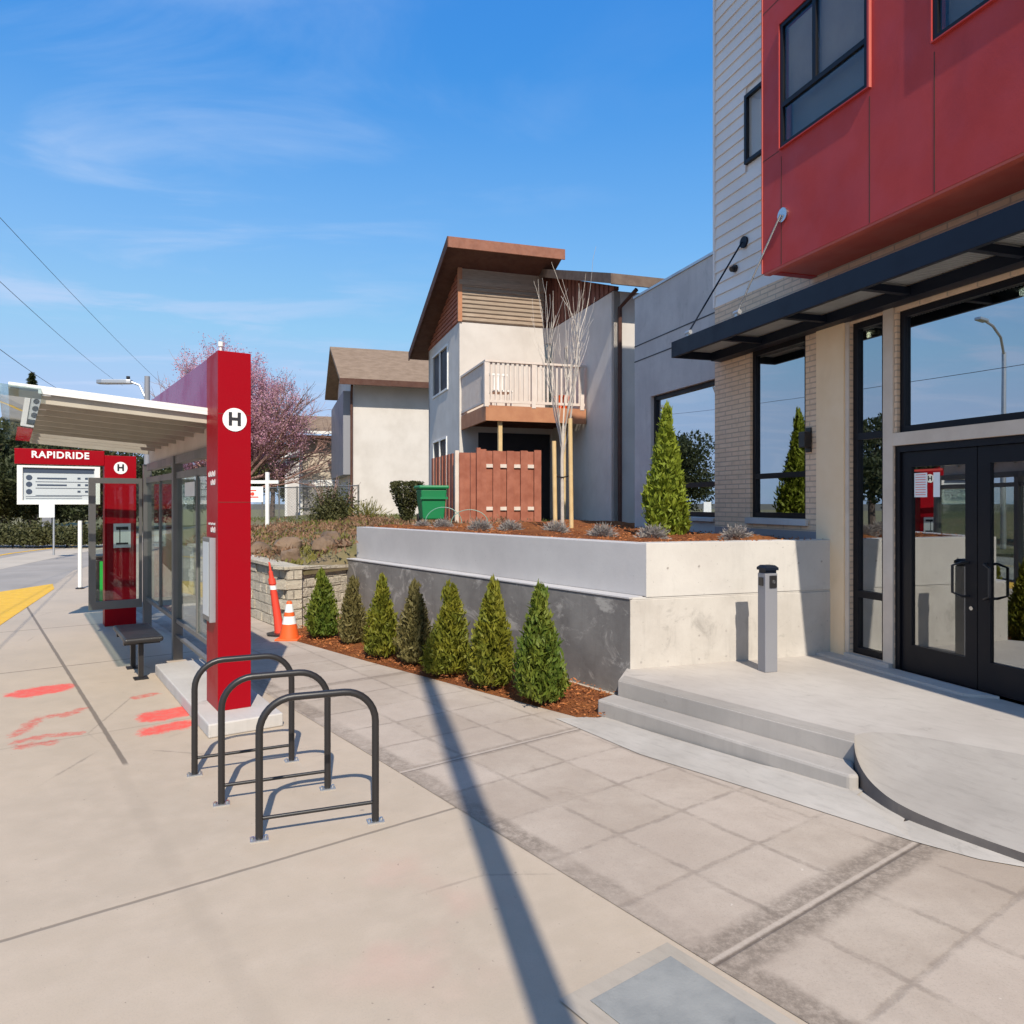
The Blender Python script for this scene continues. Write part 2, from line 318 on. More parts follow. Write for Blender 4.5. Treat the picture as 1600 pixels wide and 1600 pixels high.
def m_oldpave():
    n = NT('old_scored_pavement'); p, q = pq(n)
    big = n.noise(n.pos, .9, 6, .65); c = n.mix(n.rng(big, .32, .68), (.36, .29, .23), (.46, .385, .315))
    med = n.rng(n.noise(n.pos, 7, 7, .7), .38, .7); c = n.mix(n.math('MULTIPLY', med, .35), c, (.33, .27, .22))
    stain = n.rng(n.noise(n.pos, 2.4, 8, .75, .5), .55, .75); c = n.mix(n.math('MULTIPLY', stain, .62), c, (.225, .175, .135))
    # every slab a slightly different tone
    cellp = n.math('FLOOR', n.math('DIVIDE', n.math('SUBTRACT', p, 2.5), .55)); cellq = n.math('FLOOR', n.math('DIVIDE', n.math('SUBTRACT', q, 1.95), .548))
    wn = n.t.nodes.new('ShaderNodeTexWhiteNoise'); n.t.links.new(n.comb(cellp, cellq), wn.inputs['Vector'])
    c = n.mix(n.rng(wn.outputs['Value'], 0, 1, 0, .3, False), c, (.56, .47, .40))
    wob = n.math('MULTIPLY', n.math('SUBTRACT', n.noise(n.pos, 5, 8, .85), .5), .09)
    pw = n.math('ADD', p, wob); qw = n.math('ADD', q, wob)
    fp = n.math('ABSOLUTE', n.math('SUBTRACT', n.math('FRACT', n.math('DIVIDE', n.math('SUBTRACT', pw, 2.5 - .275), .55)), .5))
    fq = n.math('ABSOLUTE', n.math('SUBTRACT', n.math('FRACT', n.math('DIVIDE', n.math('SUBTRACT', qw, 1.95 - .274), .548)), .5))
    brk = n.rng(n.noise(n.pos, 2.6, 7, .8), .38, .62, .08, 1)
    g = n.math('MULTIPLY', n.math('MAXIMUM', n.rng(fp, .012, .05, 1, 0), n.rng(fq, .010, .045, 1, 0)), brk)
    c = n.mix(n.math('MULTIPLY', g, .55), c, (.20, .16, .13))
    # wide damp bands at the slab joints, with a pale arris in the middle
    band = line(n, n.math('ADD', qw, .0), 1.96, .09, .08); band2 = n.math('MAXIMUM', line(n, qw, 4.68, .035, .04), line(n, qw, 7.4, .03, .05))
    band2 = n.math('MAXIMUM', band2, line(n, qw, -.8, .06, .06)); edge = n.math('MULTIPLY', line(n, n.math('ADD', pw, .0), 2.57, .05, .06), n.rng(n.noise(n.pos, 1.1, 3), .35, .55, .3, 1))
    bb = n.math('MAXIMUM', n.math('MAXIMUM', band, n.math('MULTIPLY', band2, .7)), edge)
    c = n.mix(n.math('MULTIPLY', n.math('MULTIPLY', bb, n.rng(n.noise(n.pos, 17, 8, .85), .36, .6, .25, 1)), .72), c, (.14, .11, .085))
    ar = n.math('MAXIMUM', line(n, q, 1.97, .007, .010), line(n, q, 4.68, .01, .012)); c = n.mix(n.math('MULTIPLY', ar, .6), c, (.52, .44, .37))
    grv = n.math('MAXIMUM', line(n, q, 1.945, .004, .006), line(n, q, 4.66, .003, .006))
    c = n.mix(n.math('MULTIPLY', grv, .6), c, (.08, .06, .05))
    fine = n.noise(n.pos, 120, 5, .85); c = n.mix(n.rng(fine, .50, .72, 0, .6), c, (.22, .18, .15))
    spk = n.rng(n.noise(n.pos, 26, 2, .5), .75, .79); c = n.mix(n.math('MULTIPLY', spk, .5), c, (.65, .58, .5))
    n.col(c); n.bump(n.math('SUBTRACT', n.math('MULTIPLY', n.noise(n.pos, 80, 6, .7), .4), n.math('MULTIPLY', n.math('MAXIMUM', g, grv), .6)), .4, .006)
    return n.fin(.82, 0, .3)
def m_plaza(name='plaza_concrete', a=(.42, .375, .335), b=(.50, .455, .41), k=.3):
    n = NT(name); p, q = pq(n)
    c = n.mix(n.rng(n.noise(n.pos, 1.2, 6, .6), .3, .7), a, b)
    br = n.rng(n.noise(n.comb(n.math('MULTIPLY', p, 3), n.math('MULTIPLY', q, .7)), 6, 6, .7), .45, .75); c = n.mix(n.math('MULTIPLY', br, k), c, [x * .7 for x in a])
    st = n.rng(n.noise(n.pos, 3.1, 8, .75, .7), .58, .72); c = n.mix(n.math('MULTIPLY', st, .5), c, [x * .58 for x in a])
    fine = n.noise(n.pos, 200, 3, .7); c = n.mix(n.rng(fine, .55, .8, 0, .3), c, [x * .6 for x in a])
    n.col(c); n.bump(n.noise(n.pos, 110, 6, .7), .25, .004); return n.fin(.8, 0, .3)
def m_cast(name, a, b, stain=.5, holes=True, streak=True, smear=None):
    """cast concrete with form-tie dots, streaks and blotches"""
    n = NT(name); c = n.mix(n.rng(n.noise(n.pos, 1.6, 7, .65), .3, .7), a, b)
    if streak:
        s = n.rng(n.noise(n.vmul(n.pos, (7, 7, .7)), 1.0, 6, .7), .5, .8); c = n.mix(n.math('MULTIPLY', s, stain * .6), c, [x * .5 for x in a])
    bl = n.rng(n.noise(n.pos, 3.4, 9, .75, .8), .54, .74); c = n.mix(n.math('MULTIPLY', bl, stain), c, [x * .55 for x in a])
    if smear:
        s2 = n.rng(n.noise(n.vmul(n.pos, (1, 1, 1.3)), 2.2, 8, .7, 1.2), .52, .66); c = n.mix(n.math('MULTIPLY', s2, .75), c, smear)
    pit = n.rng(n.noise(n.pos, 45, 2, .5), .72, .76); c = n.mix(n.math('MULTIPLY', pit, .5), c, [x * .3 for x in a])
    n.col(c); n.bump(n.math('SUBTRACT', n.noise(n.pos, 30, 7, .7), pit), .3, .006); return n.fin(.85, 0, .3)
def m_brick(name, A, B, Cm, F, bw=.40, bh=.068):
    n = NT(name)
    t = n.t.nodes.new('ShaderNodeTexBrick'); a = n.math('SUBTRACT', n.dot(n.pos, (F[2], F[3], 0)), F[0] * F[2] + F[1] * F[3]); z = n.dot(n.pos, (0, 0, 1))
    n.t.links.new(n.comb(a, z), t.inputs['Vector']); t.inputs['Scale'].default_value = 1
    t.inputs['Brick Width'].default_value = bw; t.inputs['Row Height'].default_value = bh; t.inputs['Mortar Size'].default_value = .008; t.inputs['Mortar Smooth'].default_value = .2
    t.inputs['Color1'].default_value = (*A, 1); t.inputs['Color2'].default_value = (*B, 1); t.inputs['Mortar'].default_value = (*Cm, 1); t.inputs['Bias'].default_value = -.1
    c = n.mix(n.rng(n.noise(n.pos, 9, 6, .7), .4, .75, 0, .4), t.outputs['Color'], [x * .6 for x in A]); n.col(c)
    n.bump(n.math('ADD', n.math('MULTIPLY', t.outputs['Fac'], -1), n.math('MULTIPLY', n.noise(n.pos, 60, 5), .3)), .7, .012); return n.fin(.85, 0, .3)
def m_paint(name, c, rough=.35, var=.12, bump=.03, metal=0, spec=.5, coat=0):
    n = NT(name); f = n.rng(n.noise(n.pos, 2.3, 7, .65), .35, .75)
    cc = n.mix(n.math('MULTIPLY', f, var * 2), c, [x * .6 for x in c]); n.col(cc); n.bump(n.noise(n.pos, 120, 4, .6), bump, .002)
    n.bs.inputs['Coat Weight'].default_value = coat; n.bs.inputs['Coat Roughness'].default_value = .06
    return n.fin(n.rng(f, 0, 1, rough, min(1, rough + .12)), metal, spec)
def m_leaf(name, cols, scale=3, rough=.6, trans=.25):
    n = NT(name); f = n.noise(n.pos, scale, 5, .7); c = n.mix(n.rng(f, .35, .65), cols[0], cols[1])
    oi = n.t.nodes.new('ShaderNodeObjectInfo'); 
    f2 = n.noise(n.pos, scale * 12, 3, .7); c = n.mix(n.rng(f2, .5, .75, 0, .8), c, cols[2])
    n.col(c); m = n.fin(rough, 0, .3)
    tr = n.t.nodes.new('ShaderNodeBsdfTranslucent'); n.t.links.new(c, tr.inputs[0]); ms = n.t.nodes.new('ShaderNodeMixShader'); ms.inputs[0].default_value = trans
    n.t.links.new(n.bs.outputs[0], ms.inputs[1]); n.t.links.new(tr.outputs[0], ms.inputs[2]); n.t.links.new(ms.outputs[0], n.out.inputs[0]); return m
def m_glass(name, refl=.45, tint=(.55, .62, .6), rough=.0, gain=.6):
    n = NT(name); t = n.t; g = t.nodes.new('ShaderNodeBsdfGlossy'); g.inputs['Roughness'].default_value = rough; g.inputs['Color'].default_value = (.93, .97, 1, 1)
    tr = t.nodes.new('ShaderNodeBsdfTransparent'); tr.inputs[0].default_value = (*tint, 1)
    lw = t.nodes.new('ShaderNodeLayerWeight'); lw.inputs[0].default_value = .35
    f = n.math('MULTIPLY_ADD', lw.outputs['Facing'], gain, refl, clamp=True); bp = t.nodes.new('ShaderNodeBump'); bp.inputs['Strength'].default_value = .02; bp.inputs['Distance'].default_value = .02
    t.links.new(n.noise(n.pos, .9, 2), bp.inputs['Height']); t.links.new(bp.outputs[0], g.inputs['Normal'])
    ms = t.nodes.new('ShaderNodeMixShader'); t.links.new(f, ms.inputs[0]); t.links.new(tr.outputs[0], ms.inputs[1]); t.links.new(g.outputs[0], ms.inputs[2]); t.links.new(ms.outputs[0], n.out.inputs[0]); return n.m

M = {}
M['sidewalk'] = m_sidewalk(); M['oldpave'] = m_oldpave(); M['plaza'] = m_plaza()
M['ramp'] = m_plaza('ramp_concrete', (.31, .28, .25), (.38, .345, .31), .4)
M['step'] = m_plaza('step_concrete', (.34, .31, .28), (.43, .39, .35), .3)
M['apron'] = m_plaza('apron_concrete', (.38, .345, .305), (.48, .44, .395), .45)
M['kerbc'] = m_plaza('kerb_concrete', (.44, .41, .38), (.52, .49, .46), .2)
M['plate'] = noisy('vault_cover', (.22, .225, .22), (.30, .30, .285), 3, .85, .4, 90, dirt=.4, spec=.2)
M['asphalt'] = noisy('asphalt', (.29, .26, .23), (.36, .32, .285), .6, .9, .4, 140)
M['asphalt_tan'] = noisy('worn_lane', (.44, .38, .31), (.50, .43, .35), .8, .9, .3, 140)
M['verge'] = noisy('verge_soil', (.14, .13, .05), (.22, .18, .09), 1.2, .95, .5, 30)
M['yellow'] = noisy('yellow_kerb_paint', (.80, .46, .03), (.72, .40, .03), 5, .6, .2, 80, dirt=.5)
M['ground'] = noisy('earth', (.10, .09, .06), (.15, .13, .09), .3, .95, .3, 20)
M['yard'] = noisy('yard_soil', (.13, .12, .045), (.20, .15, .085), 1.5, .95, .6, 25, dirt=.3)
def m_mulch():
    n = NT('bark_mulch'); v = n.t.nodes.new('ShaderNodeTexVoronoi'); v.inputs['Scale'].default_value = 55; n.t.links.new(n.vmul(n.pos, (1, 1.7, 1)), v.inputs['Vector'])
    c = n.mix(n.rng(v.outputs['Distance'], .1, .7), (.40, .135, .04), (.24, .075, .028)); c = n.mix(n.rng(n.noise(n.pos, 3, 5), .35, .7, 0, .7), c, (.46, .17, .05))
    sh = n.t.nodes.new('ShaderNodeTexWhiteNoise'); n.t.links.new(v.outputs['Position'], sh.inputs['Vector']); c = n.mix(n.rng(sh.outputs['Value'], .6, 1, 0, .6), c, (.13, .05, .025))
    n.col(c); n.bump(n.math('ADD', v.outputs['Distance'], n.noise(n.pos, 120, 4)), 1.0, .025); return n.fin(.95, 0, .15)
M['mulch'] = m_mulch()
M['chip'] = noisy('mulch_chip', (.48, .17, .05), (.24, .08, .03), 12, .9, 0)
M['wall_hi'] = m_cast('smooth_cast_concrete', (.45, .43, .425), (.50, .48, .47), .12, streak=False)
M['wall_end'] = m_cast('bright_cast_concrete', (.50, .465, .425), (.57, .535, .49), .34)
M['wall_end_lo'] = m_cast('stained_cast_concrete', (.45, .41, .365), (.54, .50, .45), .60)
M['wall_lo'] = m_cast('damp_dark_concrete', (.15, .138, .13), (.24, .225, .21), .45, smear=(.44, .415, .38))
M['bconc'] = m_cast('building_concrete', (.44, .42, .41), (.53, .51, .49), .42)
M['brick'] = m_brick('tan_long_brick', (.80, .575, .39), (.73, .52, .35), (.52, .39, .29), FAC, .30, .062)
M['trimtan'] = noisy('beige_trim', (.58, .47, .37), (.66, .55, .44), 3, .7, .2, 50)
M['siding'] = noisy('grey_lap_siding', (.72, .67, .62), (.78, .73, .68), 1, .65, .15, 70)
M['red'] = noisy('brick_red_panel', (.40, .034, .03), (.46, .044, .038), 1.1, .6, .25, 40, dirt=.2)
M['redlit'] = noisy('bounce_lit_red_soffit', (.52, .10, .06), (.46, .08, .05), 1.1, .55, .1, 60)  # lighter copy of the red: bounce light on the underside put into the colour
M['red_sunlit'] = noisy('sunlit_red_edge', (.50, .12, .09), (.45, .10, .08), 3, .5, .05, 60)  # same red painted paler where faces turn to the sun
M['black'] = m_paint('black_aluminium', (.008, .008, .011), .4, .1, spec=.25)
M['navy'] = m_paint('dark_steel', (.007, .011, .022), .45, .15, spec=.25)
M['blackiron'] = m_paint('black_powder_coat', (.02, .018, .018), .36, .1, .05)
M['galv'] = m_paint('galvanised', (.55, .56, .57), .4, .2, .1, .8)
M['soffit'] = m_paint('corrugated_deck', (.50, .50, .48), .5, .25, .05, .3)
M['chrome'] = m_paint('stainless', (.6, .6, .6), .2, .1, .03, 1.0)
M['glass'] = m_glass('window_glass', .30, (.34, .38, .37)); M['glass_hi'] = m_glass('sky_reflecting_glass', .42, (.25, .30, .32))
M['glass_door'] = m_glass('door_glass', .26, (.34, .38, .35))
M['glass_dim'] = m_glass('dim_window_glass', .02, (.85, .87, .88), 0, .10); M['glass_sh'] = m_glass('shelter_glass', .04, (.84, .89, .86), 0, .35); M['white'] = m_paint('white_paint', (.78, .77, .74), .45, .08)
M['screen'] = noisy('insect_screen', (.50, .48, .47), (.58, .56, .54), 3, .8, .1, 200)
M['interior'] = noisy('interior_wall', (.20, .19, .17), (.24, .23, .21), 1, .9, 0); M['intfloor'] = noisy('interior_floor', (.10, .09, .08), (.13, .12, .1), 1, .5, 0)
M['ceil'] = noisy('interior_ceiling', (.30, .29, .24), (.34, .33, .28), 1, .9, 0)
M['shred'] = m_paint('glossy_red_panel', (.30, .0015, .008), .38, .06, .01, 0, .14, .0)
M['shfin'] = m_paint('sky_tinted_red_fin', (.26, .012, .10), .22, .06, .01, 0, .16, .0)  # purple of the mirrored sky mixed into the red base
M['shgrey'] = m_paint('grey_steel_frame', (.17, .165, .155), .45, .12, .04, .2)
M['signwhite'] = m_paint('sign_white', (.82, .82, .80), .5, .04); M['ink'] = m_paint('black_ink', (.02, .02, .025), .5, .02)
M['darkblue'] = m_paint('dark_header', (.05, .07, .11), .4, .05); M['dispgrey'] = m_paint('display_face', (.50, .54, .56), .4, .05)
M['green'] = m_paint('green_plastic', (.012, .20, .07), .4, .1, .05); M['brightgreen'] = m_paint('bright_green_panel', (.02, .42, .06), .4, .05)
M['orange'] = m_paint('orange_plastic', (.85, .12, .02), .5, .1, .05); M['redorange'] = m_paint('faded_red_plastic', (.75, .06, .03), .5, .1, .05)
M['bollard'] = m_paint('grey_bollard_coat', (.25, .25, .27), .45, .08, .04, .1)
M['stucco'] = noisy('cream_stucco', (.53, .485, .44), (.60, .555, .51), 1.3, .9, .5, 40, dirt=.12); M['stucco_g'] = noisy('pale_stucco', (.55, .51, .47), (.63, .59, .55), 1.3, .9, .5, 40, dirt=.2)
M['roofbr'] = noisy('brown_shingle', (.20, .135, .085), (.26, .18, .12), 3, .9, .6, 30, dirt=.3); M['fasciabr'] = noisy('reddish_fascia', (.22, .085, .05), (.28, .115, .07), 5, .7, .2, 50)
M['soffdk'] = noisy('dark_soffit', (.075, .03, .02), (.10, .045, .03), 3, .8, .1, 50); M['deckwood'] = noisy('painted_deck_beam', (.38, .16, .08), (.44, .20, .10), 5, .7, .2, 50)
M['rail'] = noisy('pale_painted_wood', (.60, .50, .43), (.66, .57, .50), 5, .7, .2, 60); M['fence'] = noisy('red_stained_cedar', (.27, .085, .05), (.36, .13, .08), 4, .8, .4, 50, dirt=.25)
def m_slats(name, A, B, F, h):
    n = NT(name); z = n.dot(n.pos, (0, 0, 1)); r = n.math('FLOOR', n.math('DIVIDE', z, h)); wn = n.t.nodes.new('ShaderNodeTexWhiteNoise'); n.t.links.new(n.comb(r, 0.0), wn.inputs['Vector'])
    g = n.noise(n.comb(n.math('MULTIPLY', n.dot(n.pos, (F[2], F[3], 0)), 1.5), n.math('MULTIPLY', z, 22)), 2, 6, .7); c = n.mix(n.rng(g, .3, .7), A, B); c = n.mix(n.rng(wn.outputs['Value'], 0, 1, 0, .5), c, [x * .6 for x in A]); n.col(c)
    n.bump(g, .3, .01); return n.fin(.85, 0, .2)
M['oldwood'] = m_slats('weathered_boards', (.42, .33, .25), (.24, .17, .12), HF(0, 0), .11); M['redwood'] = noisy('red_brown_siding', (.15, .055, .038), (.21, .08, .055), 4, .8, .3, 50)
M['stake'] = noisy('pale_timber_stake', (.62, .45, .23), (.55, .38, .18), 6, .7, .2, 60); M['bark'] = noisy('pale_bark', (.55, .50, .44), (.42, .37, .33), 8, .9, .4, 50); M['dkbark'] = noisy('dark_bark', (.09, .065, .055), (.14, .105, .09), 6, .9, .5, 40)
M['twig'] = noisy('twig_bark', (.34, .21, .17), (.24, .14, .12), 6, .9, .1, 40)
M['arb'] = m_leaf('arborvitae_foliage', ((.13, .15, .016), (.21, .20, .018), (.34, .30, .05)), 5)
M['arb_b'] = m_leaf('bronzed_foliage', ((.12, .105, .035), (.19, .16, .055), (.27, .22, .10)), 3.5); M['arb_g'] = m_leaf('green_foliage', ((.075, .13, .016), (.15, .18, .02), (.28, .27, .05)), 3.5)
M['arb_y'] = m_leaf('sunny_foliage', ((.17, .22, .02), (.24, .29, .025), (.36, .38, .06)), 3.5)
M['lav'] = m_leaf('grey_lavender', ((.27, .235, .22), (.36, .33, .29), (.50, .45, .42)), 8)
M['dkgreen'] = m_leaf('dark_evergreen', ((.030, .042, .016), (.06, .07, .026), (.11, .115, .045)), .8); M['dkgreen2'] = m_leaf('olive_evergreen', ((.055, .062, .02), (.09, .088, .03), (.15, .13, .055)), .8)
M['blossom'] = m_leaf('pink_blossom', ((.58, .29, .38), (.66, .42, .48), (.42, .18, .26)), 2, .7, .4); M['brownleaf'] = m_leaf('dry_brown_leaves', ((.22, .12, .07), (.30, .17, .10), (.38, .25, .14)), 2)
M['olive'] = m_leaf('olive_scrub', ((.14, .14, .03), (.22, .19, .045), (.32, .26, .07)), 2); M['grass'] = m_leaf('thin_grass', ((.08, .11, .02), (.13, .14, .03), (.22, .19, .06)), 2)
def m_stone():
    n = NT('split_face_block'); v = n.t.nodes.new('ShaderNodeTexBrick'); s_ = n.dot(n.pos, (-.5989, .8008, 0)); s2 = n.dot(n.pos, (.8008, .5989, 0)); n.t.links.new(n.comb(n.math('ADD', s_, s2), n.dot(n.pos, (0, 0, 1))), v.inputs['Vector'])
    v.inputs['Scale'].default_value = 1; v.inputs['Brick Width'].default_value = .34; v.inputs['Row Height'].default_value = .15; v.inputs['Mortar Size'].default_value = .012; v.inputs['Mortar Smooth'].default_value = .5
    v.inputs['Color1'].default_value = (.60, .53, .42, 1); v.inputs['Color2'].default_value = (.52, .46, .37, 1); v.inputs['Mortar'].default_value = (.42, .37, .30, 1)
    nn = n.noise(n.pos, 14, 7, .75); c = n.mix(n.rng(nn, .4, .7, 0, .6), v.outputs['Color'], (.70, .62, .50)); c = n.mix(n.rng(n.noise(n.pos, 5, 6, .7), .5, .75, 0, .45), c, (.36, .34, .24)); n.col(c)
    n.bump(n.math('ADD', n.math('MULTIPLY', v.outputs['Fac'], -1), nn), 1.0, .05); return n.fin(.95, 0, .2)
M['stone'] = m_stone()
M['rock'] = noisy('brown_boulder', (.13, .085, .055), (.22, .15, .10), 3, .95, .8, 14, dirt=.4, bd=.03)

# ================================================================== SETTING
struct('ground', MB().add([(-900, -900, -.20), (900, -900, -.20), (900, 900, -.20), (-900, 900, -.20)], [(0, 1, 2, 3)]), M['ground'])
near = [(-4.4, -30), (-4.9, 2), (-10.3, 12.5), (-11.0, 15.85), (-10.85, 17.5), (-12.4, 20.8), (-14.9, 30), (-17, 45), (-18, 80), (-18, 200)]
opp = [(-17, -30), (-17, 2), (-20, 14), (-23.2, 24), (-24.8, 32), (-27, 45), (-28, 80), (-28, 200)]
road = MB(); pts = near + opp[::-1]; road.add([(x, y, -.15) for x, y in pts], [tuple(range(len(pts)))]); struct('road', road, M['asphalt'])
def strip(cx, w0, z): # offset strip along the road direction
    mb = MB(); L = [(x - cx, y) for x, y in near[2:]]; vs = []
    for x, y in L: vs += [(x, y, z), (x - w0, y, z)]
    for i in range(len(L) - 1): mb.add([vs[2 * i], vs[2 * i + 1], vs[2 * i + 3], vs[2 * i + 2]], [(0, 1, 2, 3)])
    return mb
struct('turn_lane', strip(2.9, 1.9, -.146), M['asphalt_tan'])
struct('road_marking', strip(5.4, .22, -.142), M['yellow'])
side = [(-4.4, -30)] + near[1:9] + [(25, 80), (25, -30)]
struct('pavement', MB().prism(side, -.24, 0.0), M['sidewalk'])
k = MB().prism([(-8.7, 9.4), (-10.32, 12.5), (-11.02, 15.85), (-10.86, 17.4), (-10.2, 16.4), (-8.1, 11.7), (-7.2, 9.7)], -.14, .007)
struct('kerb_paint', k, M['yellow'])
vg = [(x - .0, y) for x, y in opp[2:]] 
v = MB(); v.prism(opp + [(-160, 200), (-160, -30)], -.16, -.02); struct('far_verge', v, M['verge'])
# old scored paving
op = [(2.52, -4), (2.50, 5.0), (2.40, 12), (2.3, 17), (3.9, 17), (3.9, 11.0), (3.62, 10.7), (4.46, 4.72), (5.0, -4)]
struct('scored_paving', MB().add([fr(ST, a, b, .004) for a, b in op], [tuple(range(len(op)))]), M['oldpave'])
# vault plate in a concrete collar
struct('vault_collar', MB().add([fr(ST, a, b, .008) for a, b in ((1.85, .9), (1.85, 2.17), (2.47, 2.17), (2.47, .9))], [(0, 1, 2, 3)]), m_plaza('collar_concrete', (.36, .315, .26), (.44, .38, .315), .4))
vt = MB().box(1.94, 2.40, 1.0, 2.09, .009, .014, ST); o = vt.build('vault_cover', M['plate'], bevel=.003); tag(o, 'blue-grey utility cover set flush in the pavement', 'utility cover')
# apron strip in front of the steps
ap = [g2(868, 1124), (.74, 6.60), (2.20, 4.80), (2.33, 4.95), (2.30, 4.66), (2.37, 4.42), (2.53, 4.18), (2.75, 3.86), g2(1530, 1345), g2(1425, 1316), g2(1200, 1243), g2(1000, 1180)]
AO = [g2(868, 1124) + (.009,), g2(1000, 1180) + (.009,), g2(1200, 1243) + (.009,), g2(1425, 1316) + (.009,), g2(1530, 1345) + (.009,), (2.76, 3.85, .01)]
AI = [(.745, 6.60, .010), (1.12, 6.08, .025), (1.75, 5.27, .045), (2.20, 4.70, .06), (2.34, 4.40, .022), (2.74, 3.89, .014)]
am_ = MB(); am_.v = AO + AI; am_.f = [(i, i + 1, i + 7, i + 6) for i in range(5)] + [(8, 9, 12)] * 0; am_.mi = [0] * 5
am_.add([(2.20, 4.70, .06), (2.34, 4.40, .022), (2.45, 4.55, .022), (2.42, 4.9, .06), (2.2, 4.86, .06)], [(0, 1, 2, 3, 4)]); am_.add([(.745, 6.60, .010), (1.12, 6.08, .025), (1.16, 6.11, .025), (.80, 6.64, .01)], [(0, 1, 2, 3)])
am_.add([(1.12, 6.08, .025), (1.75, 5.27, .045), (1.79, 5.30, .045), (1.16, 6.11, .025)], [(0, 1, 2, 3)]); am_.add([(1.75, 5.27, .045), (2.20, 4.70, .06), (2.3, 4.8, .06), (1.79, 5.30, .045)], [(0, 1, 2, 3)])
am_.add([(2.34, 4.40, .022), (2.74, 3.89, .014), (3.0, 3.9, .014), (2.6, 4.5, .022)], [(0, 1, 2, 3)])
struct('apron', am_, M['apron'])
# platform, step, ramp
PL = [(.98, 6.80), (2.354, 5.06), (2.36, 5.12), (2.45, 5.22), (2.6, 5.28), (2.8, 5.22), (3.1, 5.0), (3.34, 4.8), (3.9, 4.2), (5.4, 2.6), (9, 2.6), (9, 9), (3.6, 8.6), (1.17, 7.40)]
struct('entrance_platform', MB().prism(PL, -.1, .28), M['plaza'])
se_ = MB(); SE = [(.98, 6.80), (2.354, 5.06), (2.44, 5.24), (1.95, 5.86), (1.07, 7.0)]
se_.add([(x, y, .284) for x, y in SE], [tuple(range(5))]); struct('step_tread', se_, M['ramp'])
struct('top_step_riser', MB().prism([(.978, 6.797), (2.350, 5.052), (2.36, 5.07), (.99, 6.81)], 0, .2835), M['step'], bevel=.006)
BS = [(.77, 6.655), (2.20, 4.80), (2.265, 4.80), (2.29, 4.93), (2.352, 5.055), (.98, 6.795), (.95, 6.85)]
struct('bottom_step', MB().prism(BS, -.1, .152), M['step'], bevel=.02)
E = [(2.354, 5.06, .28), (2.30, 4.93, .25), (2.28, 4.80, .19), (2.295, 4.66, .135), (2.351, 4.48, .095), (2.49, 4.25, .07), (2.73, 3.91, .06), (3.3, 3.1, .06), (4.4, 1.7, .06)]
T = [(2.354, 5.06, .28), (2.38, 5.14, .28), (2.45, 5.22, .28), (2.6, 5.28, .28), (2.8, 5.22, .28), (3.1, 5.0, .28), (3.34, 4.8, .28), (3.9, 4.2, .28), (5.4, 2.6, .28)]
def densify(P, k=5):
    out = []
    for i in range(len(P) - 1):
        p0 = P[max(i - 1, 0)]; p1 = P[i]; p2 = P[i + 1]; p3 = P[min(i + 2, len(P) - 1)]
        for j in range(k):
            t = j / k; out.append(tuple(.5 * ((2 * p1[c]) + (-p0[c] + p2[c]) * t + (2 * p0[c] - 5 * p1[c] + 4 * p2[c] - p3[c]) * t * t + (-p0[c] + 3 * p1[c] - 3 * p2[c] + p3[c]) * t ** 3) for c in range(3)))
    return out + [P[-1]]
E2, T2 = densify(E), densify(T); rm = MB(); nn = len(E2); K = 6
for i in range(nn):
    for j in range(K + 1):
        t = j / K; t2 = t; rm.v.append(tuple(E2[i][c] * (1 - t2) + T2[i][c] * t2 + (.003 if c == 2 else 0) for c in range(3)))
for i in range(nn - 1):
    for j in range(K): rm.f.append((i * (K + 1) + j, (i + 1) * (K + 1) + j, (i + 1) * (K + 1) + j + 1, i * (K + 1) + j + 1)); rm.mi.append(0)
struct('entrance_ramp', rm, M['ramp'], smooth=True)
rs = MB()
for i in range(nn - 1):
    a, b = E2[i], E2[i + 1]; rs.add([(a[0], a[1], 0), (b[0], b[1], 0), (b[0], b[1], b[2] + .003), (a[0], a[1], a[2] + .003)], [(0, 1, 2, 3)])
struct('ramp_kerb', rs, noisy('dark_kerb_face', (.10, .085, .08), (.16, .14, .125), 3, .7, .3, 40), smooth=True)  # kerb face darker than the ramp all along
# mulch bed on pavement level, uneven
def mulch_sheet(poly, z, amp, mat, name, step=.09, label=None):
    import bmesh
    xs = [p[0] for p in poly]; ys = [p[1] for p in poly]
    bm = bmesh.new(); vs = [bm.verts.new((x, y, z)) for x, y in poly]; bm.faces.new(vs)
    x = min(xs) + step
    while x < max(xs):
        bmesh.ops.bisect_plane(bm, geom=bm.verts[:] + bm.edges[:] + bm.faces[:], plane_co=(x, 0, 0), plane_no=(1, 0, 0)); x += step
    y = min(ys) + step
    while y < max(ys):
        bmesh.ops.bisect_plane(bm, geom=bm.verts[:] + bm.edges[:] + bm.faces[:], plane_co=(0, y, 0), plane_no=(0, 1, 0)); y += step
    from mathutils import noise as mn
    def inside_d(px, py):
        d = 1e9
        for (x0, y0), (x1, y1) in zip(poly, poly[1:] + poly[:1]):
            ex, ey = x1 - x0, y1 - y0; t = max(0, min(1, ((px - x0) * ex + (py - y0) * ey) / (ex * ex + ey * ey))); d = min(d, math.hypot(px - x0 - t * ex, py - y0 - t * ey))
        return d
    for vv in bm.verts:
        d = inside_d(vv.co.x, vv.co.y)
        vv.co.z += amp * min(1, d / .35) * (.75 + .9 * mn.noise(Vector((vv.co.x * 1.3, vv.co.y * 1.3, 0)))) + .012 * mn.noise(Vector((vv.co.x * 14, vv.co.y * 14, 3))) * min(1, d / .05)
    me = bpy.data.meshes.new(name); bm.to_mesh(me); bm.free(); me.materials.append(mat); me.polygons.foreach_set('use_smooth', [True] * len(me.polygons))
    ob = bpy.data.objects.new(name, me); C.objects.link(ob); return tag(ob, kind='structure')
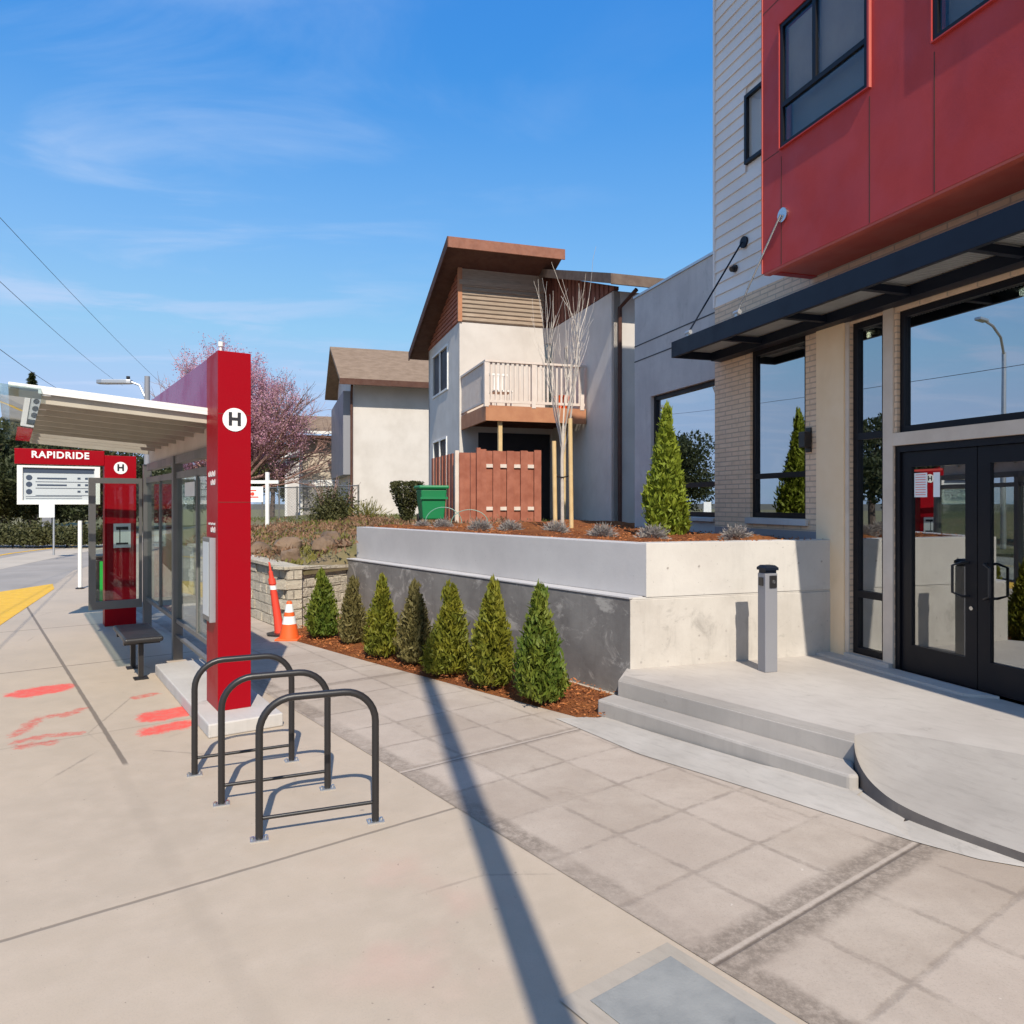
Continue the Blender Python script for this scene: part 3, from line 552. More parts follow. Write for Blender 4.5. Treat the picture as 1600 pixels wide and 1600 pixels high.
mb1 = [fr(ST, a, b)[:2] for a, b in ((3.64, 10.62), (3.95, 8.1), (4.18, 6.5), (4.44, 4.78), (4.62, 4.72), (4.95, 4.76), (5.1, 4.85), (5.22, 5.04), (5.27, 11.5), (3.95, 10.9))]
mulch_sheet(mb1, .006, .045, M['mulch'], 'mulch_bed')
def chips(name, poly, z, n, mat):
    xs = [p[0] for p in poly]; ys = [p[1] for p in poly]; P = []
    def inside(px, py):
        c = False
        for (x0, y0), (x1, y1) in zip(poly, poly[1:] + poly[:1]):
            if (y0 > py) != (y1 > py) and px < (x1 - x0) * (py - y0) / (y1 - y0) + x0: c = not c
        return c
    while len(P) < n:
        x, y = random.uniform(min(xs), max(xs)), random.uniform(min(ys), max(ys))
        if inside(x, y): P.append((x, y, z + random.uniform(0, .035)))
    P = np.array(P); D = rng.normal(size=(n, 3)); D[:, 2] *= .35
    return leaves(name, P, D, rng.uniform(.02, .055, n), rng.uniform(.008, .02, n), mat)
tag(chips('mulch_chips', mb1, .03, 5000, M['chip']), 'loose bark chips on the bed along the dark wall', 'mulch', kind='stuff')

# ------------------------------------------------------------------ planter
t = thing('retaining_planter', fr(ST, 5.25, 8.4), 'long raised concrete planter with pale upper wall over a dark stained base', 'planter')
LOW = [(1.17, 7.28), (-2.78, 12.40)]
n1 = (.7918, .6107); 
# lower dark wall
def offs(p, d): return (p[0] + n1[0] * d, p[1] + n1[1] * d)
c0 = (1.17, 7.28); c1 = (-2.78, 12.40)
dk = MB().prism([(c0[0] + .004 * -.61, c0[1] + .003), c1, offs(c1, .34), offs(c0, .30)], 0, .968)
dk.build('lower_wall', M['wall_lo'], t)
lg = MB().prism([offs(c0, -.012), offs(c1, -.012), offs(c1, .34), offs(c0, .30)], .970, .990); lg.build('ledge', M['wall_hi'], t, bevel=.004)
# end wall (faces the viewer), towards the facade
EW = (1.17, 7.28, .9519, .3063, -.3063, .9519)   # a right, b away
u1 = (1.341, 7.335); u2 = (-2.64, 12.50); u3 = offs(u2, .22); u4 = offs(u1, .22)
up = MB().prism([(u1[0] - .004, u1[1] + .01), u2, u3, (u1[0] + .20, u1[1] + .13)], .991, 1.515); up.build('upper_wall', M['wall_hi'], t, bevel=.005)
ew = MB(); ew.box(.0, 2.62, -.0, .24, 0, .962, EW); ew.build('end_wall_base', M['wall_end_lo'], t, bevel=.006)
ew = MB(); ew.box(.178, 2.62, .004, .24, .982, 1.522, EW); ew.box(.0, 2.62, .012, .24, .962, .9815, EW); ew.build('end_wall_top', M['wall_end'], t, bevel=.005)
th = MB()
for a, z in ((.42, 1.27), (.78, 1.28), (.42, .56), (.78, .57), (.12, .34), (.42, .33), (.78, .33), (1.10, .34), (1.55, .53), (1.10, .6), (2.0, 1.28), (2.3, 1.29), (2.0, .6), (2.3, .6)):
    MB().tube([fr(EW, a, -.0015, z), fr(EW, a, .002, z)], .011, 10).build('form_tie_hole', M['step'], t)
dn = MB(); dn.prism([c1, offs(c1, .34), (u3[0], u3[1]), (u2[0], u2[1])], 0.99, 1.0); 
pm = [(u1[0] + .1, u1[1] + .18), (3.45, 8.02), (2.10, 12.5), fr(ST, 11.0, 9.0)[:2], fr(ST, 11, 12.2)[:2], fr(ST, 5.6, 11.9)[:2]]
mulch_sheet(pm, 1.44, .10, M['mulch'], 'planter_mulch', .14)
tag(chips('planter_mulch_chips', pm[:3] + pm[-2:], 1.50, 5000, M['chip']), 'orange bark chips inside the raised planter', 'mulch', kind='stuff')

# ------------------------------------------------------------------ block wall and yard
t = thing('block_retaining_wall', fr(ST, 3.92, 13), 'tan split-face block garden wall beyond the dark planter wall', 'wall')
bw = MB(); wl = [(3.92, 16.9), (3.92, 10.92), (5.36, 11.66)]
for (a0, b0), (a1, b1), h0, h1 in ((wl[0], wl[1], .98, .90), (wl[1], wl[2], .90, .82)):
    L = math.hypot(a1 - a0, b1 - b0); N = int(L / .27); ex, ey = (a1 - a0) / L, (b1 - b0) / L; nx, ny = (ey, -ex)
    if (a0, b0) == wl[0]: nx, ny = -1, 0
    else: nx, ny = .46, -.89
    for r in range(6):
        for i in range(N):
            s0, s1 = i * L / N + (.5 * L / N if r % 2 else 0), (i + 1) * L / N + (.5 * L / N if r % 2 else 0); s1 = min(s1, L); 
            h = h0 + (h1 - h0) * s0 / L; z0, z1 = h * r / 6, h * (r + 1) / 6 - .003; d = random.uniform(0, .03) - r * .008
            P = [(a0 + ex * s + nx * q, b0 + ey * s + ny * q) for s, q in ((s0 + .0015, d), (s1 - .0015, d), (s1 - .0015, -.25), (s0 + .0015, -.25))]
            bw.prism(P, z0, z1, ST)
bw.build('blocks', M['stone'], t, bevel=.012)
cp = MB()
for (a0, b0), (a1, b1), h0, h1 in ((wl[0], wl[1], .98, .90), (wl[1], wl[2], .90, .82)):
    nx, ny = (-1, 0) if (a0, b0) == wl[0] else (.46, -.89)
    P = [(a0 + nx * .03, b0 + ny * .03, h0), (a1 + nx * .03, b1 + ny * .03, h1), (a1 - nx * .27, b1 - ny * .27, h1), (a0 - nx * .27, b0 - ny * .27, h0)]
    cp.add([fr(ST, a, b, h + .002) for a, b, h in P] + [fr(ST, a, b, h + .06) for a, b, h in P], [(0, 1, 2, 3), (4, 5, 6, 7), (0, 1, 5, 4), (1, 2, 6, 5), (2, 3, 7, 6), (3, 0, 4, 7)])
cp.build('coping', M['stone'], t, bevel=.01)
from mathutils import noise as mn
qs = [11.0, 11.75, 12.2, 13, 14, 15, 16, 17, 18.5, 20, 22, 24, 26, 29, 33, 40, 56, 90]
def pb(q): return float(np.interp(q, [10.9, 17, 26, 33, 56, 90], [4.0, 4.0, 5.2, 9.2, 24.7, 48]))
ds = [0, .3, .8, 1.25, 1.9, 2.6, 3.5, 5, 8, 14, 25, 45, 80]; yd = MB()
for i, q in enumerate(qs):
    for d in ds:
        p = pb(q) + d; qq = q if i else min(11.72, 11.0 + max(0, d - .1) * .5)
        z = float(np.interp(d, [0, .3, 1.3, 3.5, 8, 80], [.86, .95, 1.17, 1.36, 1.44, 1.6])) + .05 * mn.noise(Vector((p * 1.1, q * 1.1, 0))) * (d > 0)
        yd.v.append(fr(ST, p, qq, z))
nd = len(ds)
for j in range(nd): yd.v[j] = (yd.v[j][0], yd.v[j][1], min(yd.v[j][2], .90))
for j in range(nd - 1): a, b = yd.v[j], yd.v[j + 1]; yd.add([a, b, (b[0], b[1], .8), (a[0], a[1], .8)], [(0, 1, 2, 3)])
for i in range(len(qs) - 1):
    for j in range(nd - 1): yd.f.append((i * nd + j, (i + 1) * nd + j, (i + 1) * nd + j + 1, i * nd + j + 1)); yd.mi.append(0)
for i in range(6, len(qs) - 1):
    a, b = yd.v[i * nd], yd.v[(i + 1) * nd]; yd.add([a, b, (b[0], b[1], -.1), (a[0], a[1], -.1)], [(0, 1, 2, 3)])
struct('yard', yd, M['yard'], smooth=True)
def yz(d): return float(np.interp(d, [0, .3, 1.3, 3.5, 8, 80], [.86, .95, 1.17, 1.36, 1.44, 1.6]))
# ground cover on the bank
n = 9000; q = rng.uniform(11.3, 19, n); d = rng.uniform(.05, 5.5, n); keep = ~((q < 12.0) & (d > 1.3)); q = q[keep]; d = d[keep]; n = len(q)
P = np.array([fr(ST, 4.0 + dd, qq, yz(dd)) for dd, qq in zip(d, q)]); cl = np.array([mn.noise(Vector((p[0] * 1.6, p[1] * 1.6, 2))) for p in P]); hh = np.clip(.10 + .28 * cl, .02, .4)
P[:, 2] += hh * rng.uniform(.2, 1, n); D = rng.normal(size=(n, 3)); D[:, 2] = np.abs(D[:, 2]) + .6; sel = cl > .02
tag(leaves('dry_ground_cover', P[sel], D[sel], .10, .035, M['brownleaf']), 'brown dry ground cover on the bank above the block wall', 'ground cover', kind='stuff')
tag(leaves('scrub_grass', P[~sel], D[~sel], .13, .03, M['olive']), 'yellow-green scrub and grass on the bank', 'grass', kind='stuff')
n = 7000; q = rng.uniform(12.3, 26, n); d = rng.uniform(3, 16, n); P = np.array([fr(ST, 4.0 + dd, qq, yz(dd) + .04) for dd, qq in zip(d, q)]); D = rng.normal(size=(n, 3)); D[:, 2] = np.abs(D[:, 2]) + 1
tag(leaves('yard_grass', P, D, .11, .02, M['grass']), 'thin grass in the yards before the houses', 'grass', kind='stuff')
def blob(mb, x, y, z, r, sq=.7, n=9, seed=0):
    o = len(mb.v); m = 7
    for i in range(m + 1):
        th_ = math.pi * i / m
        for j in range(n):
            ph = 2 * math.pi * j / n; dx, dy, dz = math.sin(th_) * math.cos(ph), math.sin(th_) * math.sin(ph), math.cos(th_)
            k_ = r * (1 + .22 * mn.noise(Vector((dx * 4 + seed, dy * 4, dz * 4))) + .45 * mn.noise(Vector((dx * 1.5 + seed, dy * 1.5, dz * 1.5)))); mb.v.append((x + dx * k_, y + dy * k_, z + dz * k_ * sq))
    for i in range(m):
        for j in range(n): mb.f.append((o + i * n + j, o + i * n + (j + 1) % n, o + (i + 1) * n + (j + 1) % n, o + (i + 1) * n + j)); mb.mi.append(0)
lbl = ['large brown boulder low on the bank', 'brown boulder half buried left of the planter end', 'flat brown boulder at the top edge of the block wall', 'small rounded boulder nearest the planter end',
       'brown boulder behind the traffic cones on the bank', 'boulder farthest up the scrubby bank']
for i, (p_, q_, r_) in enumerate(((4.7, 12.9, .26), (5.0, 12.1, .22), (4.4, 12.0, .17), (5.3, 11.95, .13), (4.45, 13.8, .2), (5.6, 13.2, .2))):
    b = MB(); x, y, _ = fr(ST, p_, q_); blob(b, x, y, yz(p_ - 4) + r_ * .3, r_, .75, 11, i * 3.3); tag(b.build('boulder', M['rock'], smooth=True), lbl[i], 'rock', 'boulders on the bank')

# ================================================================== RIGHT-HAND BUILDING
t = thing('apartment_building', fr(FAC, 0, 0), 'modern apartment building with red upper box, tan brick entrance and grey siding', 'building')
# concrete wing
cw = MB(); wall(cw, FAC, -5.58, -3.1, 0, 5.40, -.02, .25, [(-5.02, -3.13, 1.72, 3.66)])
cw.box(-5.58, -5.33, -6, -.27, 0, 5.40, FAC); cw.box(-5.33, -3.1, -6, -5.7, 0, 5.4, FAC); cw.build('concrete_wall', M['bconc'], t)
g_ = MB(); g_.box(-5.585, -3.101, -.03, -.016, 4.31, 4.33, FAC); g_.box(-5.585, -3.101, -.03, -.016, 4.57, 4.59, FAC); g_.build('wall_groove', M['ink'], t)
g_ = MB().box(-5.60, -3.1, -.30, .0, 5.402, 5.44, FAC); g_.build('parapet_cap', M['galv'], t)
g_ = MB().box(-4.5, -4.25, -.9, -.6, 5.44, 5.62, FAC); g_.build('roof_vent', M['navy'], t)
# brick
OPS = [(-2.307, -1.271, 1.74, 3.86), (-.585, -.125, .34, 3.82), (0.0, 1.74, .28, 2.484), (.03, 1.74, 2.61, 3.80), (2.0, 3.4, .34, 3.82)]
bk = MB(); wall(bk, FAC, -3.1, 9.0, 0, 4.62, .03, .22, OPS); bk.build('brick_wall', M['brick'], t)
# beige casing around entrance
cs = MB(); cs.box(-.123, -.0, .031, .05, .285, 3.88, FAC); cs.box(.0, 1.76, .031, .048, 2.486, 2.608, FAC); cs.box(1.742, 1.86, .031, .05, .285, 3.88, FAC); cs.box(-.64, -.587, .031, .045, .285, 3.86, FAC)
cs.build('entrance_casing', M['trimtan'], t)
pl_ = MB(); pl_.box(-1.06, -.642, .031, .062, .281, 3.84, FAC); pl_.build('sunlit_brick_pier', noisy('sunlit_brick_tone', (.82, .59, .36), (.87, .65, .42), 2, .8, .2, 40, dirt=.15), t)  # pale yellow panel stands in for the sunlit stretch of brick
cs = MB(); cs.box(-2.36, -1.22, .031, .075, 1.66, 1.735, FAC); cs.box(-5.02, -3.14, -.018, .04, 1.66, 1.715, FAC); cs.build('window_sill', M['bconc'], t, bevel=.005)
cs = MB(); cs.box(-3.08, -.70, .031, .045, 1.40, 1.60, FAC); cs.build('base_course', M['bollard'], t)
# siding tower
sd = MB(); h = .158; z = 4.62
while z < 11:
    # lap boards with gap for small window
    for (a0, a1) in ((-3.1, 9.0),):
        segs = [(a0, a1)]
        if z + h > 6.30 and z < 7.19: segs = [(a0, -2.416), (-1.62, a1)]
        for s0, s1 in segs: sd.side_prism([(.0, z), (.032, z), (.012, z + h), (.0, z + h)], s0, s1, FAC)
    z += h
sd.box(-3.1, -2.9, -6, -.002, 4.4, 11.06, FAC); sd.box(-2.9, 9.0, -.2, -.004, 4.62, 6.3, FAC); sd.box(-2.9, 9.0, -.2, -.004, 7.19, 11.06, FAC); sd.box(-2.9, -2.42, -.2, -.004, 6.3, 7.19, FAC); sd.box(-1.62, 9, -.2, -.004, 6.3, 7.19, FAC)
sd.box(-2.9, 9, -6, -.21, 11.0, 11.06, FAC)
sd.build('siding', M['siding'], t)
cb_ = MB().box(-3.135, -3.095, -.15, .04, 4.62, 11.07, FAC); cb_.build('corner_board', M['siding'], t)
wd = MB(); wall(wd, FAC, -2.416, -1.62, 6.30, 7.19, .045, .05, [(-2.37, -1.66, 6.345, 7.145)]); wd.build('window_frame', M['black'], t)
MB().box(-2.37, -1.66, -.0, .006, 6.345, 7.145, FAC).build('pane', M['glass_dim'], t)
# red box
B0, B1 = -1.174, 6.5
rb = MB(); W1 = (-.86, .364, 5.70, 7.02); W2 = (1.054, 2.28, 5.70, 7.02); W3 = (2.97, 4.2, 5.70, 7.02); W4 = (-.86, .364, 8.5, 9.8); W5 = (1.054, 2.28, 8.5, 9.8)
wall(rb, FAC, B0, B1, 4.46, 11.0, .68, .12, [W1, W2, W3, W4, W5])
rb.box(B0, B0 + .1, .04, .56, 4.46, 11.0, FAC); rb.box(B1 - .1, B1, .04, .56, 4.46, 11.0, FAC); rb.box(B0, B1, .04, .679, 10.9, 11.0, FAC); box_o = rb.build('red_box', M['red'], t)
MB().box(B0 + .1, B1 - .1, .04, .56, 4.47, 4.50, FAC).build('soffit_panel', M['redlit'], t)
MB().box(B0 + .02, B1, .60, .676, 4.435, 4.459, FAC).build('drip_edge', M['redlit'], t)
ct = MB(); ct.box(B0 - .014, B0 + .0, .62, .69, 4.46, 11.0, FAC); ct.build('corner_trim', M['red_sunlit'], t)  # pale strip paints the bright, sunlit edge of the red box
gr = MB()
for a in (-.86, .364, 1.054, 2.28, 2.97): gr.box(a - .005, a + .005, .676, .6815, 4.47, 5.62, FAC)
gr.box(B0, B1, .676, .6813, 7.32, 7.33, FAC); gr.box(B0, -.9, .676, .6813, 5.69, 5.70, FAC)
gr.build('panel_joint', M['soffdk'], t)
def bay(Wn, nm='upper_window'):
    a0, a1, z0, z1 = Wn
    f = MB(); wall(f, FAC, a0 - .012, a1 + .02, z0 - .012, z1 + .012, .712, .08, [(a0 + .0, a1 - .0, z0, z1)]); fo = f.build(nm, M['red'], t); MB().box(a1 + .0201, a1 + .0235, .681, .712, z0 - .012, z1 + .012, FAC).build('side_return', M['red_sunlit'], fo)
    f = MB(); am = a0 + .52; zm = z0 + .44
    wall(f, FAC, a0 + .001, a1 - .001, z0 + .001, z1 - .001, .700, .05, [(a0 + .045, am - .025, zm + .03, z1 - .045), (am + .025, a1 - .045, zm + .03, z1 - .045), (a0 + .045, a1 - .045, z0 + .04, zm - .02)])
    f.build('sash', M['black'], fo)
    g = MB(); g.box(a0 + .04, a1 - .04, .676, .682, z0 + .03, z1 - .04, FAC); g.build('pane', M['glass_dim'], fo)
    g = MB(); zz = z0 + .5
    while zz < z1 - .05: g.side_prism([(.60, zz), (.63, zz + .018), (.632, zz + .016), (.602, zz - .002)], a0 + .05, a1 - .05, FAC); zz += .022
    g.build('blind', M['screen'], fo)
    g = MB().box(a0 + .04, a1 - .04, .565, .57, z0 + .01, z1, FAC); g.build('curtain', M['interior'], fo)
    return fo
for Wn in (W1, W2, W3, W4, W5): fo = bay(Wn)
# interior shell
it = MB(); it.box(-5.3, 9, -5.6, -5.5, .2, 4.5, FAC); it.box(8.9, 9, -5.5, -.3, .2, 4.5, FAC); it.box(-3.05, -2.95, -5.5, -.3, .2, 4.5, FAC); it.build('interior_wall', M['interior'], t)
MB().box(-5.3, 9, -5.6, -.25, .22, .27, FAC).build('interior_floor', M['intfloor'], t); MB().box(-5.3, 9, -5.6, -.25, 4.05, 4.1, FAC).build('interior_ceiling', M['ceil'], t)
MB().box(-3.1, 9, -6, -.22, 4.55, 4.6, FAC).build('floor_slab', M['bconc'], t)
MB().box(.2, 1.4, -3.4, -3.0, .27, 1.25, FAC).build('lobby_counter', M['trimtan'], t); MB().box(.0, .5, -5.4, -5.2, .27, 2.3, FAC).build('inner_door', M['trimtan'], t)
# windows of the ground floor
def frame_win(a0, a1, z0, z1, bars, vb=(), w_=.055, b=-.02, gm='glass', nm='window'):
    f = MB(); ops = []; zs = [z0] + list(bars) + [z1]; as_ = [a0] + list(vb) + [a1]
    for i in range(len(zs) - 1):
        for j in range(len(as_) - 1): ops.append((as_[j] + (w_ if j == 0 else w_ / 2), as_[j + 1] - (w_ if j == len(as_) - 2 else w_ / 2), zs[i] + (w_ if i == 0 else w_ / 2), zs[i + 1] - (w_ if i == len(zs) - 2 else w_ / 2)))
    wall(f, FAC, a0 + .002, a1 - .002, z0 + .002, z1 - .002, b, .07, ops); fo = f.build(nm, M['black'], t)
    g = MB().box(a0 + w_ * .6, a1 - w_ * .6, b - .04, b - .034, z0 + w_ * .6, z1 - w_ * .6, FAC); g.build('pane', M[gm], fo); return fo
frame_win(-5.02, -3.13, 1.72, 3.66, (2.19,), (), .07, -.08, 'glass_hi')
frame_win(-2.307, -1.271, 1.74, 3.86, (2.26,), (), .065, -.01, 'glass')
frame_win(-.585, -.125, .34, 3.82, (.97, 2.62), (), .07, -.01, 'glass')
frame_win(.03, 1.74, 2.61, 3.80, (), (), .065, -.01, 'glass_hi')
frame_win(2.0, 3.4, .34, 3.82, (2.6,), (2.7,), .065, -.01, 'glass')
# doors
df = MB(); wall(df, FAC, .002, 1.738, .285, 2.482, .02, .10, [(.055, 1.685, .285, 2.42)]); dfo = df.build('door_frame', M['black'], t)
def door(a0, a1, hinge):
    d = MB(); wall(d, FAC, a0, a1, .295, 2.415, -.005, .05, [(a0 + .115, a1 - .115, .56, 2.27)]); do = d.build('door', M['black'], t)
    MB().box(a0 + .10, a1 - .10, -.034, -.028, .54, 2.29, FAC).build('pane', M['glass_door'], do)
    ah = a1 - .085 if hinge == 'L' else a0 + .085; hp = MB(); dr = -.0
    pth = [fr(FAC, ah, -.006, 1.10), fr(FAC, ah + (-.02 if hinge == 'L' else .02), .05, 1.10), fr(FAC, ah + (-.09 if hinge == 'L' else .09), .075, 1.13), fr(FAC, ah + (-.09 if hinge == 'L' else .09), .075, 1.37), fr(FAC, ah + (-.02 if hinge == 'L' else .02), .05, 1.40), fr(FAC, ah, -.006, 1.40)]
    hp.tube(pth, .012, 8); hp.build('handle', M['blackiron'], do, smooth=True)
    if hinge == 'L': MB().tube([fr(FAC, a1 - .05, -.006, 1.0), fr(FAC, a1 - .05, .006, 1.0)], .018, 12).build('lock', M['chrome'], do)
    return do
d1 = door(.058, .866, 'L'); d2 = door(.874, 1.682, 'R')
MB().box(-.6, -.0, .031, .10, .28, .345, FAC).build('threshold_sill', M['kerbc'], t)
pst = MB(); pst.box(.185, .33, -.0275, -.026, 1.98, 2.21, FAC); pst.box(.40, .47, -.0275, -.026, 1.98, 2.21, FAC); pst.build('door_notice', M['signwhite'], d1)
pst = MB(); pst.box(.185, .50, -.0275, -.026, 2.225, 2.245, FAC)
for zz in np.linspace(2.0, 2.19, 9): pst.box(.20, .315, -.0256, -.0252, zz, zz + .006, FAC)
pst.build('door_notice_print', M['redorange'], d1)
MB().prism([(-.85, .25), (.95, .25), (1.12, .05), (-.85, .05)], .281, .305, (FAC[0], FAC[1], FAC[2], FAC[3], FAC[4], FAC[5])).build('door_pad', M['kerbc'], t)
# ceiling lights inside
for a, b in ((.35, -1.3), (.9, -2.8), (-1.7, -1.2)):
    nn_ = NT('downlight'); nn_.bs.inputs['Emission Color'].default_value = (1, .85, .6, 1); nn_.bs.inputs['Emission Strength'].default_value = 8; nn_.col((.9, .8, .6))
    MB().tube([fr(FAC, a, b, 4.0), fr(FAC, a, b, 4.05)], .08, 14).build('downlight', nn_.fin(.5), t)
# canopy
cn = thing('entrance_canopy', fr(FAC, 0, .78, 3.88), 'dark steel entrance canopy with corrugated underside hung from rods', 'canopy')
c_ = MB(); c_.box(-2.98, 9, .73, .78, 3.86, 4.07, FAC); c_.box(-2.98, -2.93, .035, .73, 3.86, 4.07, FAC); c_.build('fascia', M['navy'], cn, bevel=.004)
c_ = MB(); c_.box(-2.93, 9, .035, .20, 3.84, 3.95, FAC)
for a in (-1.9, -.8, .3, 1.4, 2.5, 3.6): c_.box(a, a + .06, .20, .73, 3.865, 3.93, FAC)
c_.build('cross_beam', M['navy'], cn)
c_ = MB(); a = -2.93; dx_ = .038
while a < 8.9:
    P = [(a, 3.955), (a + dx_ * .35, 3.955), (a + dx_ * .5, 3.985), (a + dx_ * .85, 3.985), (a + dx_, 3.955)]
    for (a0, z0), (a1, z1) in zip(P, P[1:]): c_.add([fr(FAC, a0, .20, z0), fr(FAC, a1, .20, z1), fr(FAC, a1, .73, z1), fr(FAC, a0, .73, z0)], [(0, 1, 2, 3)])
    a += dx_
c_.build('corrugated_deck', M['soffit'], cn)
MB().box(-2.93, 9, .035, .73, 4.02, 4.04, FAC).build('deck_top', M['galv'], cn)
def rod(pw, pc, plate, pm_):
    r_ = MB(); r_.tube([pw, pc], .011, 8); ro = r_.build('support_rod', M[pm_], cn, smooth=True)
    d = MB(); d.tube([plate[0], plate[1]], .075, 18); d.build('wall_plate', M[pm_], cn, smooth=True)
    cv = MB(); cv.box(-.025, .025, -.02, .02, 0, .09, (pc[0], pc[1] , FAC[2], FAC[3], FAC[4], FAC[5])); cv.v = [(x, y, z + pc[2] - .07) for x, y, z in cv.v]
    cv.tube([fr((pc[0], pc[1]) + FAC[2:], -.05, 0, pc[2]), fr((pc[0], pc[1]) + FAC[2:], .05, 0, pc[2])], .028, 10); cv.build('clevis', M['galv'], cn)
rod(fr(FAC, -.82, .72, 4.98), fr(FAC, -1.62, .70, 4.14), (fr(FAC, -.82, .68, 4.98), fr(FAC, -.82, .705, 4.98)), 'chrome')
rod(fr(FAC, -2.42, .07, 5.30), fr(FAC, -2.68, .70, 4.14), (fr(FAC, -2.42, .03, 5.30), fr(FAC, -2.42, .055, 5.30)), 'navy')
rod(fr(FAC, 3.2, .72, 4.98), fr(FAC, 2.4, .70, 4.14), (fr(FAC, 3.2, .68, 4.98), fr(FAC, 3.2, .705, 4.98)), 'chrome')
sn = MB(); sn.tube([fr(FAC, -2.62, .03, 5.02), fr(FAC, -2.62, .06, 5.02)], .05, 14); sn.tube([fr(FAC, -2.62, .06, 5.02), fr(FAC, -2.62, .10, 5.0)], .035, 14)
tag(sn.build('wall_camera', M['blackiron'], smooth=True), 'small round black camera on the grey siding above the canopy end', 'camera')
vb = MB().box(-1.30, -1.20, .032, .10, 4.58, 4.98, FAC); tag(vb.build('wall_vent', M['bollard'], bevel=.005), 'narrow grey vent box on the siding beside the red box corner', 'vent')
sc = thing('wall_sconce', fr(FAC, -1.2, .03, 2.49), 'black box wall lamp between the tall window and the entrance', 'wall lamp')
MB().box(-1.245, -1.165, .031, .05, 2.50, 2.78, FAC).build('back_plate', M['blackiron'], sc); MB().box(-1.245, -1.145, .05, .15, 2.55, 2.73, FAC).build('lamp_housing', M['blackiron'], sc, bevel=.006)

# ------------------------------------------------------------------ bollard intercom
BF = (2.50, 7.20, .9519, .3063, -.3063, .9519)
bo = thing('access_bollard', (2.50, 7.2, .28), 'grey square access bollard with dark cap by the planter end wall', 'bollard')
MB().box(-.07, .07, -.06, .06, .28, 1.24, BF).build('post', M['bollard'], bo, bevel=.006)
cpb = MB(); cpb.box(-.085, .085, -.075, .075, 1.255, 1.28, BF); 
ca = MB(); 
ringv = [fr(BF, a, b, z) for z, s in ((1.27, .076), (1.295, .076), (1.318, .052)) for a, b in ((-s, -s * .9), (s, -s * .9), (s, s * .9), (-s, s * .9))]
ca.add(ringv, [(0, 1, 2, 3), (8, 9, 10, 11)] + [(i + 4 * k_, (i + 1) % 4 + 4 * k_, (i + 1) % 4 + 4 * k_ + 4, i + 4 * k_ + 4) for k_ in range(2) for i in range(4)]); ca.box(-.062, .062, -.052, .052, 1.24, 1.27, BF); ca.build('cap', M['navy'], bo)
rd = MB(); rd.box(-.025, .055, -.072, -.06, 1.10, 1.22, BF); rdo = rd.build('card_reader', M['blackiron'], bo, bevel=.004); MB().tube([fr(BF, .018, -.0725, 1.16), fr(BF, .018, -.076, 1.16)], .018, 12).build('button', M['chrome'], rdo)
MB().box(-.082, -.07, -.03, .03, 1.12, 1.20, BF).build('side_reader', M['blackiron'], bo)

# ================================================================== BUS SHELTER
sh = thing('bus_shelter', fr(SH, 2.5, 0), 'bus shelter with tall red pylon, red top fin and slanted pale roof', 'bus shelter')
MB().box(-.35, 2.37, -.15, .46, 0, .115, SH).build('plinth', M['kerbc'], sh, bevel=.012)
py_ = MB(); py_.box(0, .445, 0, .28, .115, 3.25, SH); pyo = py_.build('pylon', M['shred'], sh, bevel=.004)
for z in (2.70, 1.93): MB().box(-.0008, .0, 0.002, .278, z, z + .004, SH).build('panel_joint', M['soffdk'], pyo)
MB().box(.447, 4.9, .004, .20, 2.72, 3.246, SH).build('fin', M['shfin'], sh, bevel=.004)
# H roundel on the front face
SHF = (SH[0], SH[1], SH[4], SH[5], SH[2], SH[3])   # a across the pylon front, b away
ro = MB().tube([fr(SHF, .14, -.006, 2.655), fr(SHF, .14, -.001, 2.655)], .102, 40); roo = ro.build('route_roundel', M['signwhite'], pyo, smooth=True)
text_mb('H', .155, SHF, .14, -.0075, 2.655, 1, .006).build('route_letter', M['ink'], roo, recalc=False)
# small white lettering strokes on the street side
for z0, n0, hh_ in ((2.16, 3, .05), (2.085, 2, .05), (1.73, 3, .02), (1.665, 2, .05)):
    stt = MB()
    for k_ in range(n0):
        a = .10 + k_ * .095; stt.box(a, a + .018, -.003, -.0005, z0, z0 + hh_, SH); stt.box(a, a + .07, -.003, -.0005, z0, z0 + .012, SH); stt.box(a + .052, a + .07, -.003, -.0005, z0, z0 + hh_ * .8, SH)
    stt.build('stop_name', M['signwhite'], pyo)
MB().box(.08, .38, -.05, -.001, .88, 1.62, SH).build('schedule_case', M['shgrey'], sh, bevel=.01)
MB().box(.075, .085, -.052, -.002, .88, 1.62, SH).build('case_trim', M['galv'], sh)
MB().box(.12, .34, -.054, -.0505, .93, 1.58, SH).build('schedule_sheet', M['dispgrey'], sh)
lt = MB(); lt.cyl(*fr(SH, .03, .03)[:2], 3.25, 3.29, .012, 10); lt.cyl(*fr(SH, .03, .03)[:2], 3.29, 3.33, .022, 10); lt.build('antenna', M['white'], sh, smooth=True)
